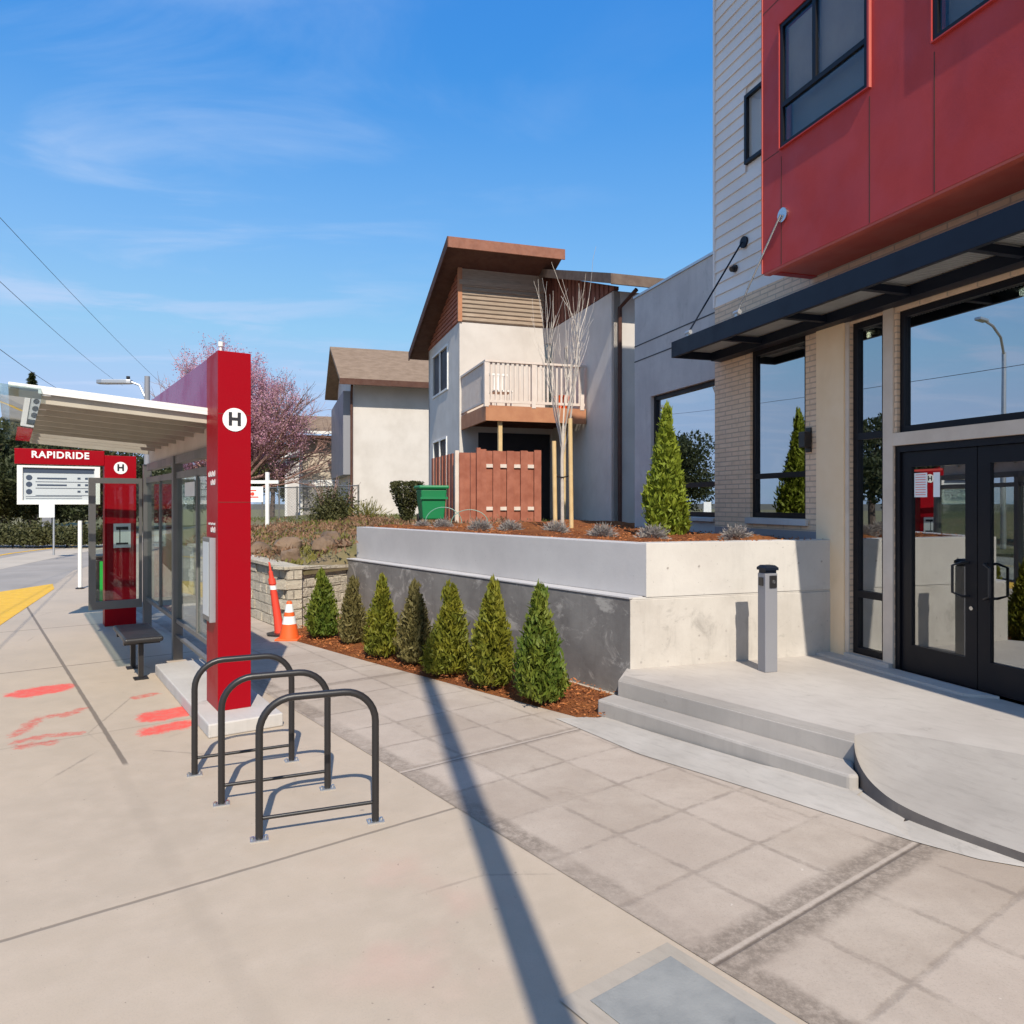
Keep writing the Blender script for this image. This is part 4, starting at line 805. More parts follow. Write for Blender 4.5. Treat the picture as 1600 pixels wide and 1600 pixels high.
# posts and glass wall
gb = .2
for a in (.6, 3.05, 5.5): 
    MB().box(a, a + .11, gb - .05, gb + .06, 0, 2.50, SH).build('post', M['shgrey'], sh, bevel=.004)
gf = MB(); gf.box(.711, 3.049, gb - .02, gb + .03, 2.22, 2.30, SH); gf.box(.711, 3.049, gb - .02, gb + .03, .46, .51, SH); gf.box(3.161, 5.499, gb - .02, gb + .03, 2.22, 2.30, SH); gf.box(3.161, 5.499, gb - .02, gb + .03, .46, .51, SH)
gf.box(1.85, 1.89, gb - .015, gb + .025, .511, 2.219, SH); gf.box(4.3, 4.34, gb - .015, gb + .025, .511, 2.219, SH)
gf.box(.711, 3.049, gb - .02, gb + .03, .28, .31, SH); gf.build('glazing_frame', M['shgrey'], sh)
for a0, a1 in ((.715, 1.848), (1.892, 3.045), (3.165, 4.298), (4.342, 5.495)): MB().box(a0, a1, gb, gb + .01, .512, 2.218, SH).build('glass_panel', M['glass_sh'], sh)
MB().box(2.0, 2.55, gb - .008, gb - .004, 2.0, 2.16, SH).build('notice', M['signwhite'], sh)
# far end screen
e_ = MB(); wall(e_, (SH[0] + SH[2] * 5.6, SH[1] + SH[3] * 5.6, SH[4], SH[5], SH[2], SH[3]), -.56, gb - .06, .36, 2.29, .03, .06, [(-.47, gb - .10, .48, 2.21)]); e_.build('end_screen_frame', M['shgrey'], sh)
MB().box(5.60, 5.61, -.48, gb - .09, .47, 2.22, SH).build('glass_panel', M['glass_sh'], sh)
# roof
def rz(b): return 2.70 + (gb + .06 - b) * (2.82 - 2.70) / (1.5 + gb + .06)
rf = MB()
a0, a1 = .47, 5.35
rb0, rb1 = gb + .06, -1.5
def roof_panel(a0, a1): return MB().add([fr(SH, a, b, rz(b) + dz) for dz in (.03, .045) for a, b in ((a0, rb0), (a1, rb0), (a1, rb1), (a0, rb1))], [(0, 1, 2, 3), (4, 5, 6, 7), (0, 1, 5, 4), (1, 2, 6, 5), (2, 3, 7, 6), (3, 0, 4, 7)])
n_ = NT('fritted_roof_glass'); n_.col(n_.mix(n_.rng(n_.noise(n_.pos, 2, 4), .3, .7), (.42, .38, .30), (.50, .46, .38))); mm = n_.fin(.4); tr_ = n_.t.nodes.new('ShaderNodeBsdfTranslucent'); tr_.inputs[0].default_value = (.55, .50, .40, 1); ms_ = n_.t.nodes.new('ShaderNodeMixShader'); ms_.inputs[0].default_value = .12
n_.t.links.new(n_.bs.outputs[0], ms_.inputs[1]); n_.t.links.new(tr_.outputs[0], ms_.inputs[2]); n_.t.links.new(ms_.outputs[0], n_.out.inputs[0])
rfo = roof_panel(a0, 3.9).build('roof', mm, sh)
pg_ = NT('sun_passing_roof'); pg_.col((.50, .47, .40)); pt_ = pg_.t.nodes.new('ShaderNodeBsdfTransparent'); pm_x = pg_.t.nodes.new('ShaderNodeMixShader'); pm_x.inputs[0].default_value = .72
pg_.t.links.new(pg_.bs.outputs[0], pm_x.inputs[1]); pg_.t.links.new(pt_.outputs[0], pm_x.inputs[2]); pg_.t.links.new(pm_x.outputs[0], pg_.out.inputs[0]); roof_panel(3.902, a1).build('sun_passing_roof_panel', pg_.m, sh)  # far roof part made see-through so sunlight reaches the ticket pylon
rr = MB(); NR = 9
for i in range(NR + 1):
    a = a0 + (a1 - a0) * i / NR; w_ = .02; hh_ = .075 if 0 < i < NR else .09
    rr.add([fr(SH, aa, b, rz(b) + dz) for dz in (.028 - hh_, .028) for aa, b in ((a - w_, rb0), (a + w_, rb0), (a + w_, rb1 + .22), (a - w_, rb1 + .22))], [(0, 1, 2, 3), (4, 5, 6, 7), (0, 1, 5, 4), (1, 2, 6, 5), (2, 3, 7, 6), (3, 0, 4, 7)])
rr.build('rib', noisy('pale_rib', (.40, .36, .29), (.46, .42, .34), 3, .6, 0), rfo)
fb = MB(); fb.box(a0 - .0, a1, gb - .03, gb + .06, 2.40, 2.50, SH); fb.build('back_beam', M['shgrey'], sh); MB().box(a0 + .02, a1 - .02, gb, gb + .015, 2.502, 2.70, SH).build('infill_panel', M['trimtan'], sh)
fb = MB(); b = rb1 + .22
for bb_, hh_ in ((rb1 + .26, .08),): fb.box(a0 - .05, a1, bb_ - .03, bb_ + .03, rz(bb_) - .0, rz(bb_) + .028, SH)
fb.add([fr(SH, aa, b, rz(b) + dz) for dz in (.046, .075) for aa, b in ((a0 - .06, rb0), (a0 - .03, rb0), (a0 - .03, rb1), (a0 - .06, rb1))], [(0, 1, 2, 3), (4, 5, 6, 7), (0, 1, 5, 4), (1, 2, 6, 5), (2, 3, 7, 6), (3, 0, 4, 7)])
fb.add([fr(SH, aa, b, rz(b) + dz) for dz in (.012, .045) for aa, b in ((a0 - .06, rb0), (a0 - .045, rb0), (a0 - .045, rb1 + .2), (a0 - .06, rb1 + .2))], [(0, 1, 2, 3), (4, 5, 6, 7), (0, 1, 5, 4), (1, 2, 6, 5), (2, 3, 7, 6), (3, 0, 4, 7)])
fb.build('roof_edge', M['white'], sh)
ge = MB(); ge.add([fr(SH, aa, b, rz(b) + dz) for dz in (-.04, .05) for aa, b in ((a0 - .10, rb1 + .22), (a1, rb1 + .22), (a1, rb1 - .06), (a0 - .10, rb1 - .06))], [(0, 1, 2, 3), (4, 5, 6, 7), (0, 1, 5, 4), (1, 2, 6, 5), (2, 3, 7, 6), (3, 0, 4, 7)])
ge.build('clear_roof_strip', m_glass('pale_roof_glass', .10, (.80, .88, .86)), sh)
# lean rail
bn = thing('bench', fr(SH, 3.1, -.3), 'short solid black bench in the shade under the shelter roof', 'bench')
se2 = MB()
se2.box(2.05, 3.15, -.49, -.11, .42, .475, SH)
se2.build('seat', M['blackiron'], bn, bevel=.02)
for a in (2.22, 2.85):
    lg_ = MB(); lg_.box(a, a + .05, -.335, -.285, .0, .419, SH); lg_.box(a, a + .05, -.48, -.12, .38, .419, SH); lg_.box(a - .05, a + .1, -.38, -.24, 0, .012, SH); lg_.build('leg', M['blackiron'], bn)

# far kiosk pylon with real-time board
X0 = (-6.32, 11.42); KF = (X0[0], X0[1], .8276, .5613, -.5613, .8276)
kp = thing('ticket_pylon', (X0[0], X0[1], 0), 'red ticket pylon with name blade and arrival board beyond the shelter', 'information pylon')
kb = MB().box(0, .44, 0, .3, 0, 2.66, KF); kbo = kb.build('pylon', M['shred'], kp, bevel=.006)
MB().tube([fr(KF, .22, -.006, 2.47), fr(KF, .22, -.001, 2.47)], .095, 30).build('route_roundel', M['signwhite'], kbo, smooth=True)
text_mb('H', .14, KF, .22, -.0075, 2.47, 1, .006).build('route_letter', M['ink'], kbo, recalc=False)
MB().box(-1.16, .0, .05, .2, 2.50, 2.73, KF).build('blade', M['shred'], kp, bevel=.006)
text_mb('RAPIDRIDE', .14, KF, -.58, .047, 2.64, 1.12, .004).build('blade_lettering', M['signwhite'], kp, recalc=False)
ds_ = MB(); wall(ds_, (KF[0], KF[1], KF[2], KF[3], -KF[4], -KF[5]), -1.13, -.06, 1.90, 2.48, -.04, .12, [(-1.06, -.13, 1.96, 2.45)]); ds_.build('board_frame', M['white'], kp)
MB().box(-1.06, -.13, .07, .13, 1.96, 2.45, KF).build('board_screen', M['dispgrey'], kp)
bs_ = MB(); bs_.box(-1.05, -.14, .066, .0695, 2.37, 2.44, KF)
for z in (2.30, 2.20, 2.09): bs_.tube([fr(KF, -.98, .066, z), fr(KF, -.98, .0695, z)], .04, 14)
for z in (2.235, 2.14, 2.03): bs_.box(-.90, -.16, .067, .0695, z, z + .008, KF)
for z in (2.29, 2.19): bs_.box(-.88, -.50, .067, .0695, z - .012, z + .012, KF)
for z in np.linspace(1.985, 2.015, 2): bs_.box(-1.02, -.3, .067, .0695, z, z + .006, KF)
for a in (-.36, -.26, -.2):
    for z in (2.28, 2.18, 2.08): bs_.box(a, a + .04, .067, .0695, z, z + .03, KF)
bs_.build('board_text', M['darkblue'], kp)
MB().box(.12, .36, -.012, -.001, 1.22, 1.60, KF).build('card_reader', M['signwhite'], kp); cl_ = MB(); cl_.box(.155, .325, -.0145, -.0125, 1.27, 1.30, KF); cl_.box(.155, .325, -.0145, -.0125, 1.50, 1.55, KF); cl_.box(.2, .215, -.0145, -.0125, 1.30, 1.5, KF); cl_.build('reader_print', M['ink'], kp)
# green litter bin
gx, gy = g2(166, 945)
lb = thing('litter_bin', (gx, gy, 0), 'green and black litter bin seen between shelter screen and red pylon', 'litter bin')
GF = (gx, gy) + KF[2:]
MB().box(-.2, .08, -.25, .25, .04, .88, GF).build('bin_body', M['blackiron'], lb, bevel=.02); MB().box(-.13, .10, -.262, -.251, .1, .84, GF).build('bin_front', M['brightgreen'], lb); MB().box(-.22, .1, -.27, .27, .881, .95, GF).build('bin_lid', M['blackiron'], lb, bevel=.02)
x, y = g2(125, 920); wp = thing('marker_post', (x, y, 0), 'slim white marker post on the pavement left of the shelter screen', 'post')
MB().cyl(x, y, 0, 1.52, .042, 14).build('post', M['white'], wp, smooth=True); MB().lathe(x, y, [(.09, 0), (.09, .02), (.05, .035)]).build('base', M['blackiron'], wp)
# bike racks
rk = None
feet = [((405, 1312), (585, 1284)), ((346, 1257), (508, 1233)), ((304, 1211), (449, 1190))]
lab = ['black hoop bike rack nearest the viewer', 'middle black hoop bike rack of the row of three', 'black hoop bike rack closest to the red pylon']
def make_rack(L=.665, H=.80):
    rt = thing('bike_rack', (0, 0, 0), lab[0], 'bike rack', 'hoop bike racks beside the shelter')
    R_ = .19; P = [(0, 0, 0), (0, 0, H - R_)]
    for i in range(1, 9): an = math.pi / 2 * i / 8; P.append((R_ - R_ * math.cos(an), 0, H - R_ + R_ * math.sin(an)))
    for i in range(0, 9): an = math.pi / 2 * i / 8; P.append((L - R_ + R_ * math.sin(an), 0, H - R_ + R_ * math.cos(an)))
    P += [(L, 0, 0)]; MB().tube(P, .0215, 14).build('hoop', M['blackiron'], rt, smooth=True)
    MB().tube([(.02, 0, .12), (L - .02, 0, .12)], .011, 10).build('crossbar', M['blackiron'], rt, smooth=True)
    for x in (0, L):
        f = MB(); f.box(x - .05, x + .05, -.035, .035, .0, .008); 
        f.build('foot_plate', M['galv'], rt)
        for dx in (-.036, .036): MB().cyl(x + dx, 0, .008, .022, .009, 8).build('anchor_bolt', M['chrome'], rt)
    return rt
rk = make_rack()
for i, ((u0, v0), (u1, v1)) in enumerate(feet):
    a = Vector(g2(u0, v0)); b = Vector(g2(u1, v1)); o = rk if i == 0 else copy_tree(rk)
    o.location = (a.x, a.y, 0.0); o.rotation_euler = (0, 0, math.atan2(b.y - a.y, b.x - a.x)); o['label'] = lab[i]
# cones
x, y = g2(438, 992); dl = thing('delineator_post', (x, y, 0), 'tall thin red-orange traffic post leaning beside the block wall', 'traffic post')
def lean(mb, x, y, kx, ky): mb.v = [(vx + (vz) * kx, vy + (vz) * ky, vz) for vx, vy, vz in mb.v]; return mb
lean(MB().lathe(x, y, [(.20, 0), (.20, .03), (.10, .035)], 8), x, y, 0, 0).build('base', M['blackiron'], dl)
lean(MB().lathe(x, y, [(.075, .035), (.06, .25), (.05, .62), (.047, .62), (.045, .74)], 16), x, y, -.16, .02).build('lower_tube', M['redorange'], dl, smooth=True)
lean(MB().lathe(x, y, [(.049, .66), (.047, .72), (.046, .72)], 16), x, y, -.16, .02).build('reflective_band', M['signwhite'], dl, smooth=True)
lean(MB().lathe(x, y, [(.055, .74), (.05, .82), (.035, .82), (.03, .92), (.018, .93), (.012, 1.06)], 16), x, y, -.16, .02).build('top_grip', M['redorange'], dl, smooth=True)
x, y = g2(452, 999); cn2 = thing('traffic_cone', (x, y, 0), 'short orange traffic cone with white bands next to the leaning post', 'traffic cone')
MB().box(x - .16, x + .16, y - .16, y + .16, 0, .03).build('base', M['orange'], cn2, bevel=.01)
MB().lathe(x, y, [(.135, .03), (.10, .22)], 20).build('cone_body', M['orange'], cn2, smooth=True); MB().lathe(x, y, [(.098, .222), (.078, .33)], 20).build('lower_band', M['signwhite'], cn2, smooth=True)
MB().lathe(x, y, [(.076, .332), (.066, .385)], 20).build('cone_neck', M['orange'], cn2, smooth=True); MB().lathe(x, y, [(.064, .387), (.045, .50)], 20).build('upper_band', M['signwhite'], cn2, smooth=True); MB().lathe(x, y, [(.043, .502), (.03, .54)], 20).build('cone_tip', M['orange'], cn2, smooth=True)

# ================================================================== PLANTS
def arbor(name, x, y, z, H, Rr, mat, label, group, n=4200, seed=1, leader=1):
    t = thing(name, (x, y, z), label, 'shrub', group); r0 = np.random.default_rng(seed)
    tt = r0.beta(1.05, 1.5, n); ph = r0.uniform(0, 2 * math.pi, n)
    prof = np.interp(tt, [0, .06, .22, .5, .75, .92, 1], [.62, .92, 1, .74, .42, .17, .03])
    bump_ = 1 + .16 * np.sin(ph * 3 + seed) * np.sin(tt * 9 + seed) + .12 * np.sin(ph * 7 + tt * 15 + seed * 2) + .08 * np.sin(ph * 13 - tt * 30)
    nl = 5; kk = r0.integers(0, nl + 2, n); kk[kk >= nl] = 0
    la = r0.uniform(0, 6.28, nl); lr_ = Rr * r0.uniform(.22, .5, nl); lr_[0] = 0; lh_ = r0.uniform(.62, .9, nl); lh_[0] = 1; lw = r0.uniform(.5, .72, nl); lw[0] = .88
    rad = Rr * prof * bump_ * r0.uniform(.25, 1.15, n) ** .5 * lw[kk]
    ox = lr_[kk] * np.cos(la[kk]) * (1 - tt * .35); oy = lr_[kk] * np.sin(la[kk]) * (1 - tt * .35); lean_ = r0.normal(0, .03); tt = tt * lh_[kk]; ox = ox + lean_ * tt
    P = np.stack([x + ox + rad * np.cos(ph), y + oy + rad * np.sin(ph), z + .05 + H * tt * .96], 1)
    D = np.stack([np.cos(ph) * .45, np.sin(ph) * .45, np.full(n, 1.0)], 1) + r0.normal(0, .55, (n, 3))
    if leader:   # loose leader tufts on top
        m = 160; k = r0.integers(0, 3, m); lx = np.array([0, .05, -.045])[k] * r0.uniform(.5, 1, m); lz = z + H * (.84 + .2 * r0.uniform(0, 1, m) * np.array([1, .75, .6])[k])
        P = np.vstack([P, np.stack([x + lx + r0.normal(0, .012, m), y + r0.normal(0, .025, m), lz], 1)]); D = np.vstack([D, np.stack([r0.normal(0, .2, m), r0.normal(0, .2, m), np.ones(m)], 1)])
    N = len(P); leaves('foliage', P, D, r0.uniform(.045, .10, N) * (.6 + .5 * H), r0.uniform(.014, .032, N) * (.6 + .5 * H), mat, t)
    MB().tube([(x, y, z - .02), (x, y, z + H * .85)], [.022, .006], 7).build('stem', M['dkbark'], t); return t
gp = 'arborvitae shrubs in the mulch bed'
sl = [(500, 893, 998, 52, 'arb_g', 'dense green arborvitae at the far end of the row by the traffic cone', 1), (552, 905, 1008, 48, 'arb_b', 'thin brownish arborvitae, second from the far end of the row', 2), (595, 903, 1028, 58, 'arb', 'arborvitae third from the far end, olive top over green base', 3),
      (646, 912, 1038, 64, 'arb_b', 'sparse bronzed arborvitae crossed by the pole shadow on its right edge', 4), (698, 915, 1055, 76, 'arb', 'arborvitae just right of the pole shadow in the row', 5), (770, 910, 1075, 72, 'arb', 'yellow-green arborvitae, second nearest in the row', 6), (846, 918, 1098, 84, 'arb_g', 'largest and nearest arborvitae of the row by the steps', 7)]
for u, v0, v1, w_, m_, lb_, sd_ in sl:
    z = .03; Y = (CAM_H - z) * FPX / (v1 - 785); X = (u - 800) / FPX * Y; H = (v1 - v0) / FPX * Y; arbor('arborvitae', X, Y + .05, z, H, w_ / 2 / FPX * Y * 1.0, M[m_], lb_, gp, 6500 if sd_ > 4 else 5200, sd_)
# tall arborvitae in the planter near the concrete wing
z = 1.46; Y = 9.55; X = (1042 - 800) / FPX * Y; arbor('tall_arborvitae', X, Y, z, 1.70, .29, M['arb_y'], 'tall bright yellow-green arborvitae in the raised planter before the wing window', None, 9000, 11, 1)
# grey lavender mounds
def lav(u, vb, Y, r, lb_, k=0):
    x = (u - 800) / FPX * Y; z = 1.47; t = thing('lavender_bush', (x, Y, z), lb_, 'shrub', 'grey lavender mounds in the raised planter'); n = 900
    ph = rng.uniform(0, 2 * math.pi, n); th_ = np.arccos(rng.uniform(0.0, 1, n)); dd = np.stack([np.sin(th_) * np.cos(ph), np.sin(th_) * np.sin(ph), np.cos(th_) * .85], 1) + rng.normal(0, .12, (n, 3)); rr_ = r * rng.uniform(.35, 1.0, (n, 1)) ** .6
    P = np.array([x, Y, z + .03]) + dd * rr_; leaves('leaves', P, dd + rng.normal(0, .25, (n, 3)), r * .38, r * .055, M['lav'], t)
    s_ = MB()
    for i in range(9): a = i * .7; s_.tube([(x, Y, z - .02), (x + math.cos(a) * r * .6, Y + math.sin(a) * r * .6, z + r * .5)], .004, 5)
    s_.build('stems', M['twig'], t)
for a in ((660, 0, 12.6, .14, 'grey mound in front of the green cart, farthest left in the planter'), (692, 0, 12.0, .17, 'grey lavender mound below the red gate post'), (750, 0, 11.4, .19, 'grey lavender mound in front of the left fence boards'), (797, 0, 11.0, .18, 'grey lavender mound centred before the red fence'),
          (868, 0, 10.0, .19, 'grey lavender mound at the foot of the tree stakes'), (940, 0, 8.9, .18, 'round grey lavender mound alone between tree stakes and tall evergreen'), (1020, 0, 8.45, .185, 'grey lavender mound at the left foot of the tall evergreen'), (1150, 0, 8.35, .18, 'pale lavender mound nearest the entrance, under the brick wall')): lav(*a)
# staked sapling
def branch(mb, p, d, L, r, depth, spread=.5, tips=None, up=.25, seg=3, nseg=3, kids=3):
    pts = [p.copy()]; dd = d.normalized()
    for i in range(nseg):
        dd = (dd + Vector((random.gauss(0, .09), random.gauss(0, .09), random.gauss(0, .05) + up * .12))).normalized(); p = p + dd * (L / nseg); pts.append(p.copy())
    mb.tube(pts, [r * (1 - .45 * i / nseg) for i in range(nseg + 1)], seg + (2 if r > .03 else 0), cap=False)
    if depth == 0:
        if tips is not None: tips += pts[1:]
        return
    if tips is not None and depth == 1: tips += pts[1:]
    for k_ in range(kids):
        i = random.randint(1, nseg); q = pts[i]; nd = (dd + Vector((random.gauss(0, spread), random.gauss(0, spread), random.gauss(0, spread * .6) + up))).normalized()
        branch(mb, q, nd, L * random.uniform(.55, .8), r * .55, depth - 1, spread, tips, up, seg, nseg, kids)
YS = 11.8; xs = (879 - 800) / FPX * YS
sp = thing('staked_sapling', (xs, YS, 1.47), 'bare young tree tied between two timber stakes in the planter', 'tree')
s_ = MB(); s_.tube([(xs, YS, 1.45), (xs - .01, YS, 2.6), (xs + .01, YS, 3.15)], [.03, .026, .022], 8, cap=False); s_.build('trunk', M['bark'], sp, smooth=True)
s_ = MB()
for i in range(7):
    a = i * 2.4; sprd = random.uniform(.05, .17)
    branch(s_, Vector((xs, YS, 2.65 + .06 * i)), Vector((math.cos(a) * sprd * 1.5, math.sin(a) * sprd, 1)), random.uniform(1.2, 1.6), .014, 2, .17, None, .5, 3, 4, 3)
s_.build('branches', M['bark'], sp)
for u, vt, nm in ((867, 690, 0), (892, 655, 1)):
    x = (u - 800) / FPX * YS; zt = CAM_H + (785 - vt) / FPX * YS; b_ = MB().tube([(x, YS - .12, 1.42), (x - .02, YS - .1, zt)], .036, 10); b_.build('stake', M['stake'], sp, smooth=True)
MB().tube([((867 - 800) / FPX * YS, YS - .1, 2.35), (xs, YS - .02, 2.33), ((892 - 800) / FPX * YS, YS - .1, 2.36)], .012, 6).build('tree_tie', M['blackiron'], sp)

# trees
def big_tree(name, x, y, z, H, label, crown_mat, R0, n, leafL, leafW, group=None, trunk_h=.3, shape=(1, 1, .8), clumps=26, bark='dkbark', cone=False, seed=0):
    t = thing(name, (x, y, z), label, 'tree', group); r0 = np.random.default_rng(seed + 50)
    s_ = MB(); top = z + H * (.9 if cone else .6); s_.tube([(x, y, z - .3), (x + .1, y, z + H * .3), (x, y, top)], [H * .03, H * .022, H * .006], 8)
    if cone:
        P = []; D = []
        tt = r0.beta(1, 1.4, n); ph = r0.uniform(0, 2 * np.pi, n); lay = .75 + .3 * np.abs(np.sin(tt * 34)); rad = R0 * (1 - tt) ** .8 * lay * r0.uniform(.3, 1, n) ** .5 * (1 + .2 * np.sin(ph * 5 + tt * 9))
        P = np.stack([x + rad * np.cos(ph), y + rad * np.sin(ph), z + H * (.08 + .92 * tt) - rad * .18], 1); D = np.stack([np.cos(ph), np.sin(ph), np.full(n, -.1)], 1) + r0.normal(0, .35, (n, 3))
        for i in range(24): a = i * 2.4; zz = z + H * (.12 + .033 * i); l = R0 * (1 - i / 26) * .8; s_.tube([(x, y, zz), (x + math.cos(a) * l, y + math.sin(a) * l, zz)], [.05, .01], 4)
    else:
        cs_ = []
        for i in range(clumps):
            dd = r0.normal(size=3); dd /= np.linalg.norm(dd); rr_ = r0.uniform(.3, .95); c = np.array([x, y, z + H * (trunk_h + (1 - trunk_h) / 2)]) + dd * rr_ * np.array([R0 * shape[0], R0 * shape[1], H * (1 - trunk_h) / 2 * shape[2]]); cs_.append((c, R0 * r0.uniform(.22, .42)))
            s_.tube([(x, y, z + H * r0.uniform(.2, .5)), tuple((np.array([x, y, z + H * .5]) + c) / 2 + r0.normal(0, .15, 3)), tuple(c)], [H * .012, H * .007, .01], 5)
        P = []; D = []
        for c, rr_ in cs_:
            m = n // clumps; dd = r0.normal(size=(m, 3)); dd /= np.linalg.norm(dd, axis=1, keepdims=True); P.append(c + dd * rr_ * r0.uniform(.25, 1.1, (m, 1)) ** .6 * np.array([1.1, 1.1, .8])); D.append(dd + r0.normal(0, .6, (m, 3)))
        P = np.vstack(P); D = np.vstack(D)
    s_.build('trunk', M[bark], t, smooth=True); N = len(P); leaves('crown', P, D, r0.uniform(.6, 1.3, N) * leafL, r0.uniform(.6, 1.3, N) * leafW, M[crown_mat], t); return t
gT = 'evergreens across the road'
def at(u, Y): return (u - 800) / FPX * Y
TR = [(-60, 42, 7.5, 4.2, 'dkgreen', 'dark evergreen at the left edge of the view'), (5, 44, 6.9, 3.6, 'dkgreen2', 'olive evergreen under the left tip of the shelter roof'), (72, 43, 6.3, 3.4, 'dkgreen', 'dark rounded evergreen behind the arrival board'),
      (128, 47, 6.0, 3.2, 'dkgreen2', 'brownish evergreen right of the arrival board'), (185, 52, 6.8, 3.6, 'dkgreen', 'evergreen behind the red ticket pylon'), (250, 56, 6.0, 3.6, 'dkgreen', 'evergreen seen through the shelter glass')]
for i, (u, Y, H, r, m_, lb_) in enumerate(TR): big_tree('evergreen_tree', at(u, Y), Y, -.05, H, lb_, m_, r, 11000, .30, .14, gT, .06, (1, 1, .95), 30, seed=i)
big_tree('conifer_tree', at(50, 60), 60, 0, CAM_H + 203 / FPX * 60, 'tall narrow conifer rising above the shelter roof tip', 'dkgreen', 2.6, 9000, .45, .14, None, cone=True, seed=9)
big_tree('evergreen_tree', at(425, 58), 58, 1, 7.2, 'dark evergreen right of the red pylon behind the small house', 'dkgreen2', 3.4, 9000, .32, .15, 'evergreens behind the houses', .1, seed=12)
big_tree('evergreen_tree', at(380, 62), 62, 1, 6.5, 'dark evergreen partly hidden by the red pylon', 'dkgreen', 3.4, 9000, .32, .15, 'evergreens behind the houses', .1, seed=13)
big_tree('evergreen_tree', at(465, 54), 54, 1, 6.2, 'small dark evergreen over the roof of the beige house', 'dkgreen', 2.2, 6000, .32, .15, 'evergreens behind the houses', .1, seed=14)
# flowering tree
YB = 36; xb = at(378, YB); bt = thing('blossom_tree', (xb, YB, 1.2), 'pink flowering tree with bare twiggy crown behind the red pylon', 'tree'); tips = []; random.seed(21)
s_ = MB(); s_.tube([(xb, YB, 1.0), (xb + .1, YB, 2.2), (xb, YB, 3.4)], [.3, .25, .22], 9)
for i in range(20):
    a = i * 2.4; el_ = (.3, .9, 1.8, 3.0)[i % 4]; branch(s_, Vector((xb, YB, 2.4 + .07 * i)), Vector((math.cos(a) * 1.0, math.sin(a) * .7, el_)), 2.45, .09, 4, .46, tips, .08, 3, 3, 4)
s_.build('trunk', M['twig'], bt)
tp = np.array([tuple(p) for p in tips]); zmx = np.clip((CAM_H + 268 / FPX * YB), 0, 99); tp = tp[tp[:, 2] < zmx + .3]
# flowers thicker to the left and top of crown
wt = np.clip(.95 - (tp[:, 0] - xb) / 3.2, .25, 1.2); cn_ = np.array([xb, YB, 6.2]); inr = (((tp - cn_) / np.array([3.5, 3.5, 4.4])) ** 2).sum(1) < 1; tp = tp[inr]; wt = wt[inr]
NB = 90000; idx = rng.choice(len(tp), NB, p=wt / wt.sum()); P = tp[idx] + rng.normal(0, .13, (NB, 3)); leaves('blossom', P, rng.normal(size=(NB, 3)), .08, .06, M['blossom'], bt)

# topiary shrub by house
Y = 17.5; x = at(635, Y); tpz = thing('topiary_shrub', (x, Y, 1.5), 'flat-topped clipped shrub against the white house wall', 'shrub'); n = 5000
tt = rng.uniform(0, 1, n); ph = rng.uniform(0, 2 * np.pi, n); pr = np.interp(tt, [0, .35, .7, .9, 1], [.25, .5, .9, 1, .9]) * .40 * rng.uniform(.3, 1, n) ** .5 * (1 + .2 * np.sin(ph * 3))
keep = ~((tt < .75) & (np.abs(np.sin(ph * 1.0 + .4)) < .12)); P = np.stack([x + pr * np.cos(ph), Y + pr * np.sin(ph), 1.45 + tt * .98], 1)[keep]
leaves('foliage', P, rng.normal(size=(len(P), 3)), .07, .035, M['dkgreen2'], tpz)
s_ = MB()
for i in range(6): a = i * 1.05; s_.tube([(x + .05 * math.cos(a), Y + .05 * math.sin(a), 1.4), (x + .22 * math.cos(a), Y + .22 * math.sin(a), 2.2)], [.03, .012], 6)
s_.build('stems', M['bark'], tpz)
# overgrown shrub at house corner
Y = 21; x = at(522, Y); t = thing('ragged_shrub', (x, Y, 1.35), 'ragged brown-green shrub at the corner of the second house', 'shrub'); n = 5000; P = np.stack([x + rng.normal(0, .30, n), Y + rng.normal(0, .3, n), 1.35 + np.abs(rng.normal(.28, .30, n))], 1); leaves('foliage', P, rng.normal(size=(n, 3)), .10, .04, M['dkgreen2'], t)
s_ = MB()
for i in range(10): branch(s_, Vector((x + random.gauss(0, .1), Y, 1.3)), Vector((random.gauss(0, .5), random.gauss(0, .3), 1)), .9, .015, 1, .3, None, .2, 3, 3, 3)
s_.build('stems', M['twig'], t)
Y = 20.3; x = at(575, Y); t = thing('spiky_plant', (x, Y, 1.42), 'low spiky grey-green plant before the white house wall', 'plant'); n = 500; dd = rng.normal(size=(n, 3)); dd[:, 2] = np.abs(dd[:, 2]) + .8; dd /= np.linalg.norm(dd, axis=1, keepdims=True)
P = np.array([x, Y, 1.42]) + dd * rng.uniform(.05, .55, (n, 1)) + rng.normal(0, .12, (n, 3)) * [1, 1, 0]; leaves('foliage', P, dd, .22, .02, M['olive'], t)

# ================================================================== HOUSES
def quad(mb, P): mb.add(P, [tuple(range(len(P)))])
def slab(mb, P, th, mi=0):
    n = len(P); mb.add([*P, *[(p[0], p[1], p[2] - th) for p in P]], [tuple(range(n)), tuple(range(n, 2 * n))] + [(i, (i + 1) % n, n + (i + 1) % n, n + i) for i in range(n)])
H1 = HF(-1.355, 19.0)
ha = thing('balcony_house', fr(H1, 2, 2, 1.4), 'two-storey cream house with wooden balcony and sharply sloping brown roofs', 'house')
w_ = MB(); 
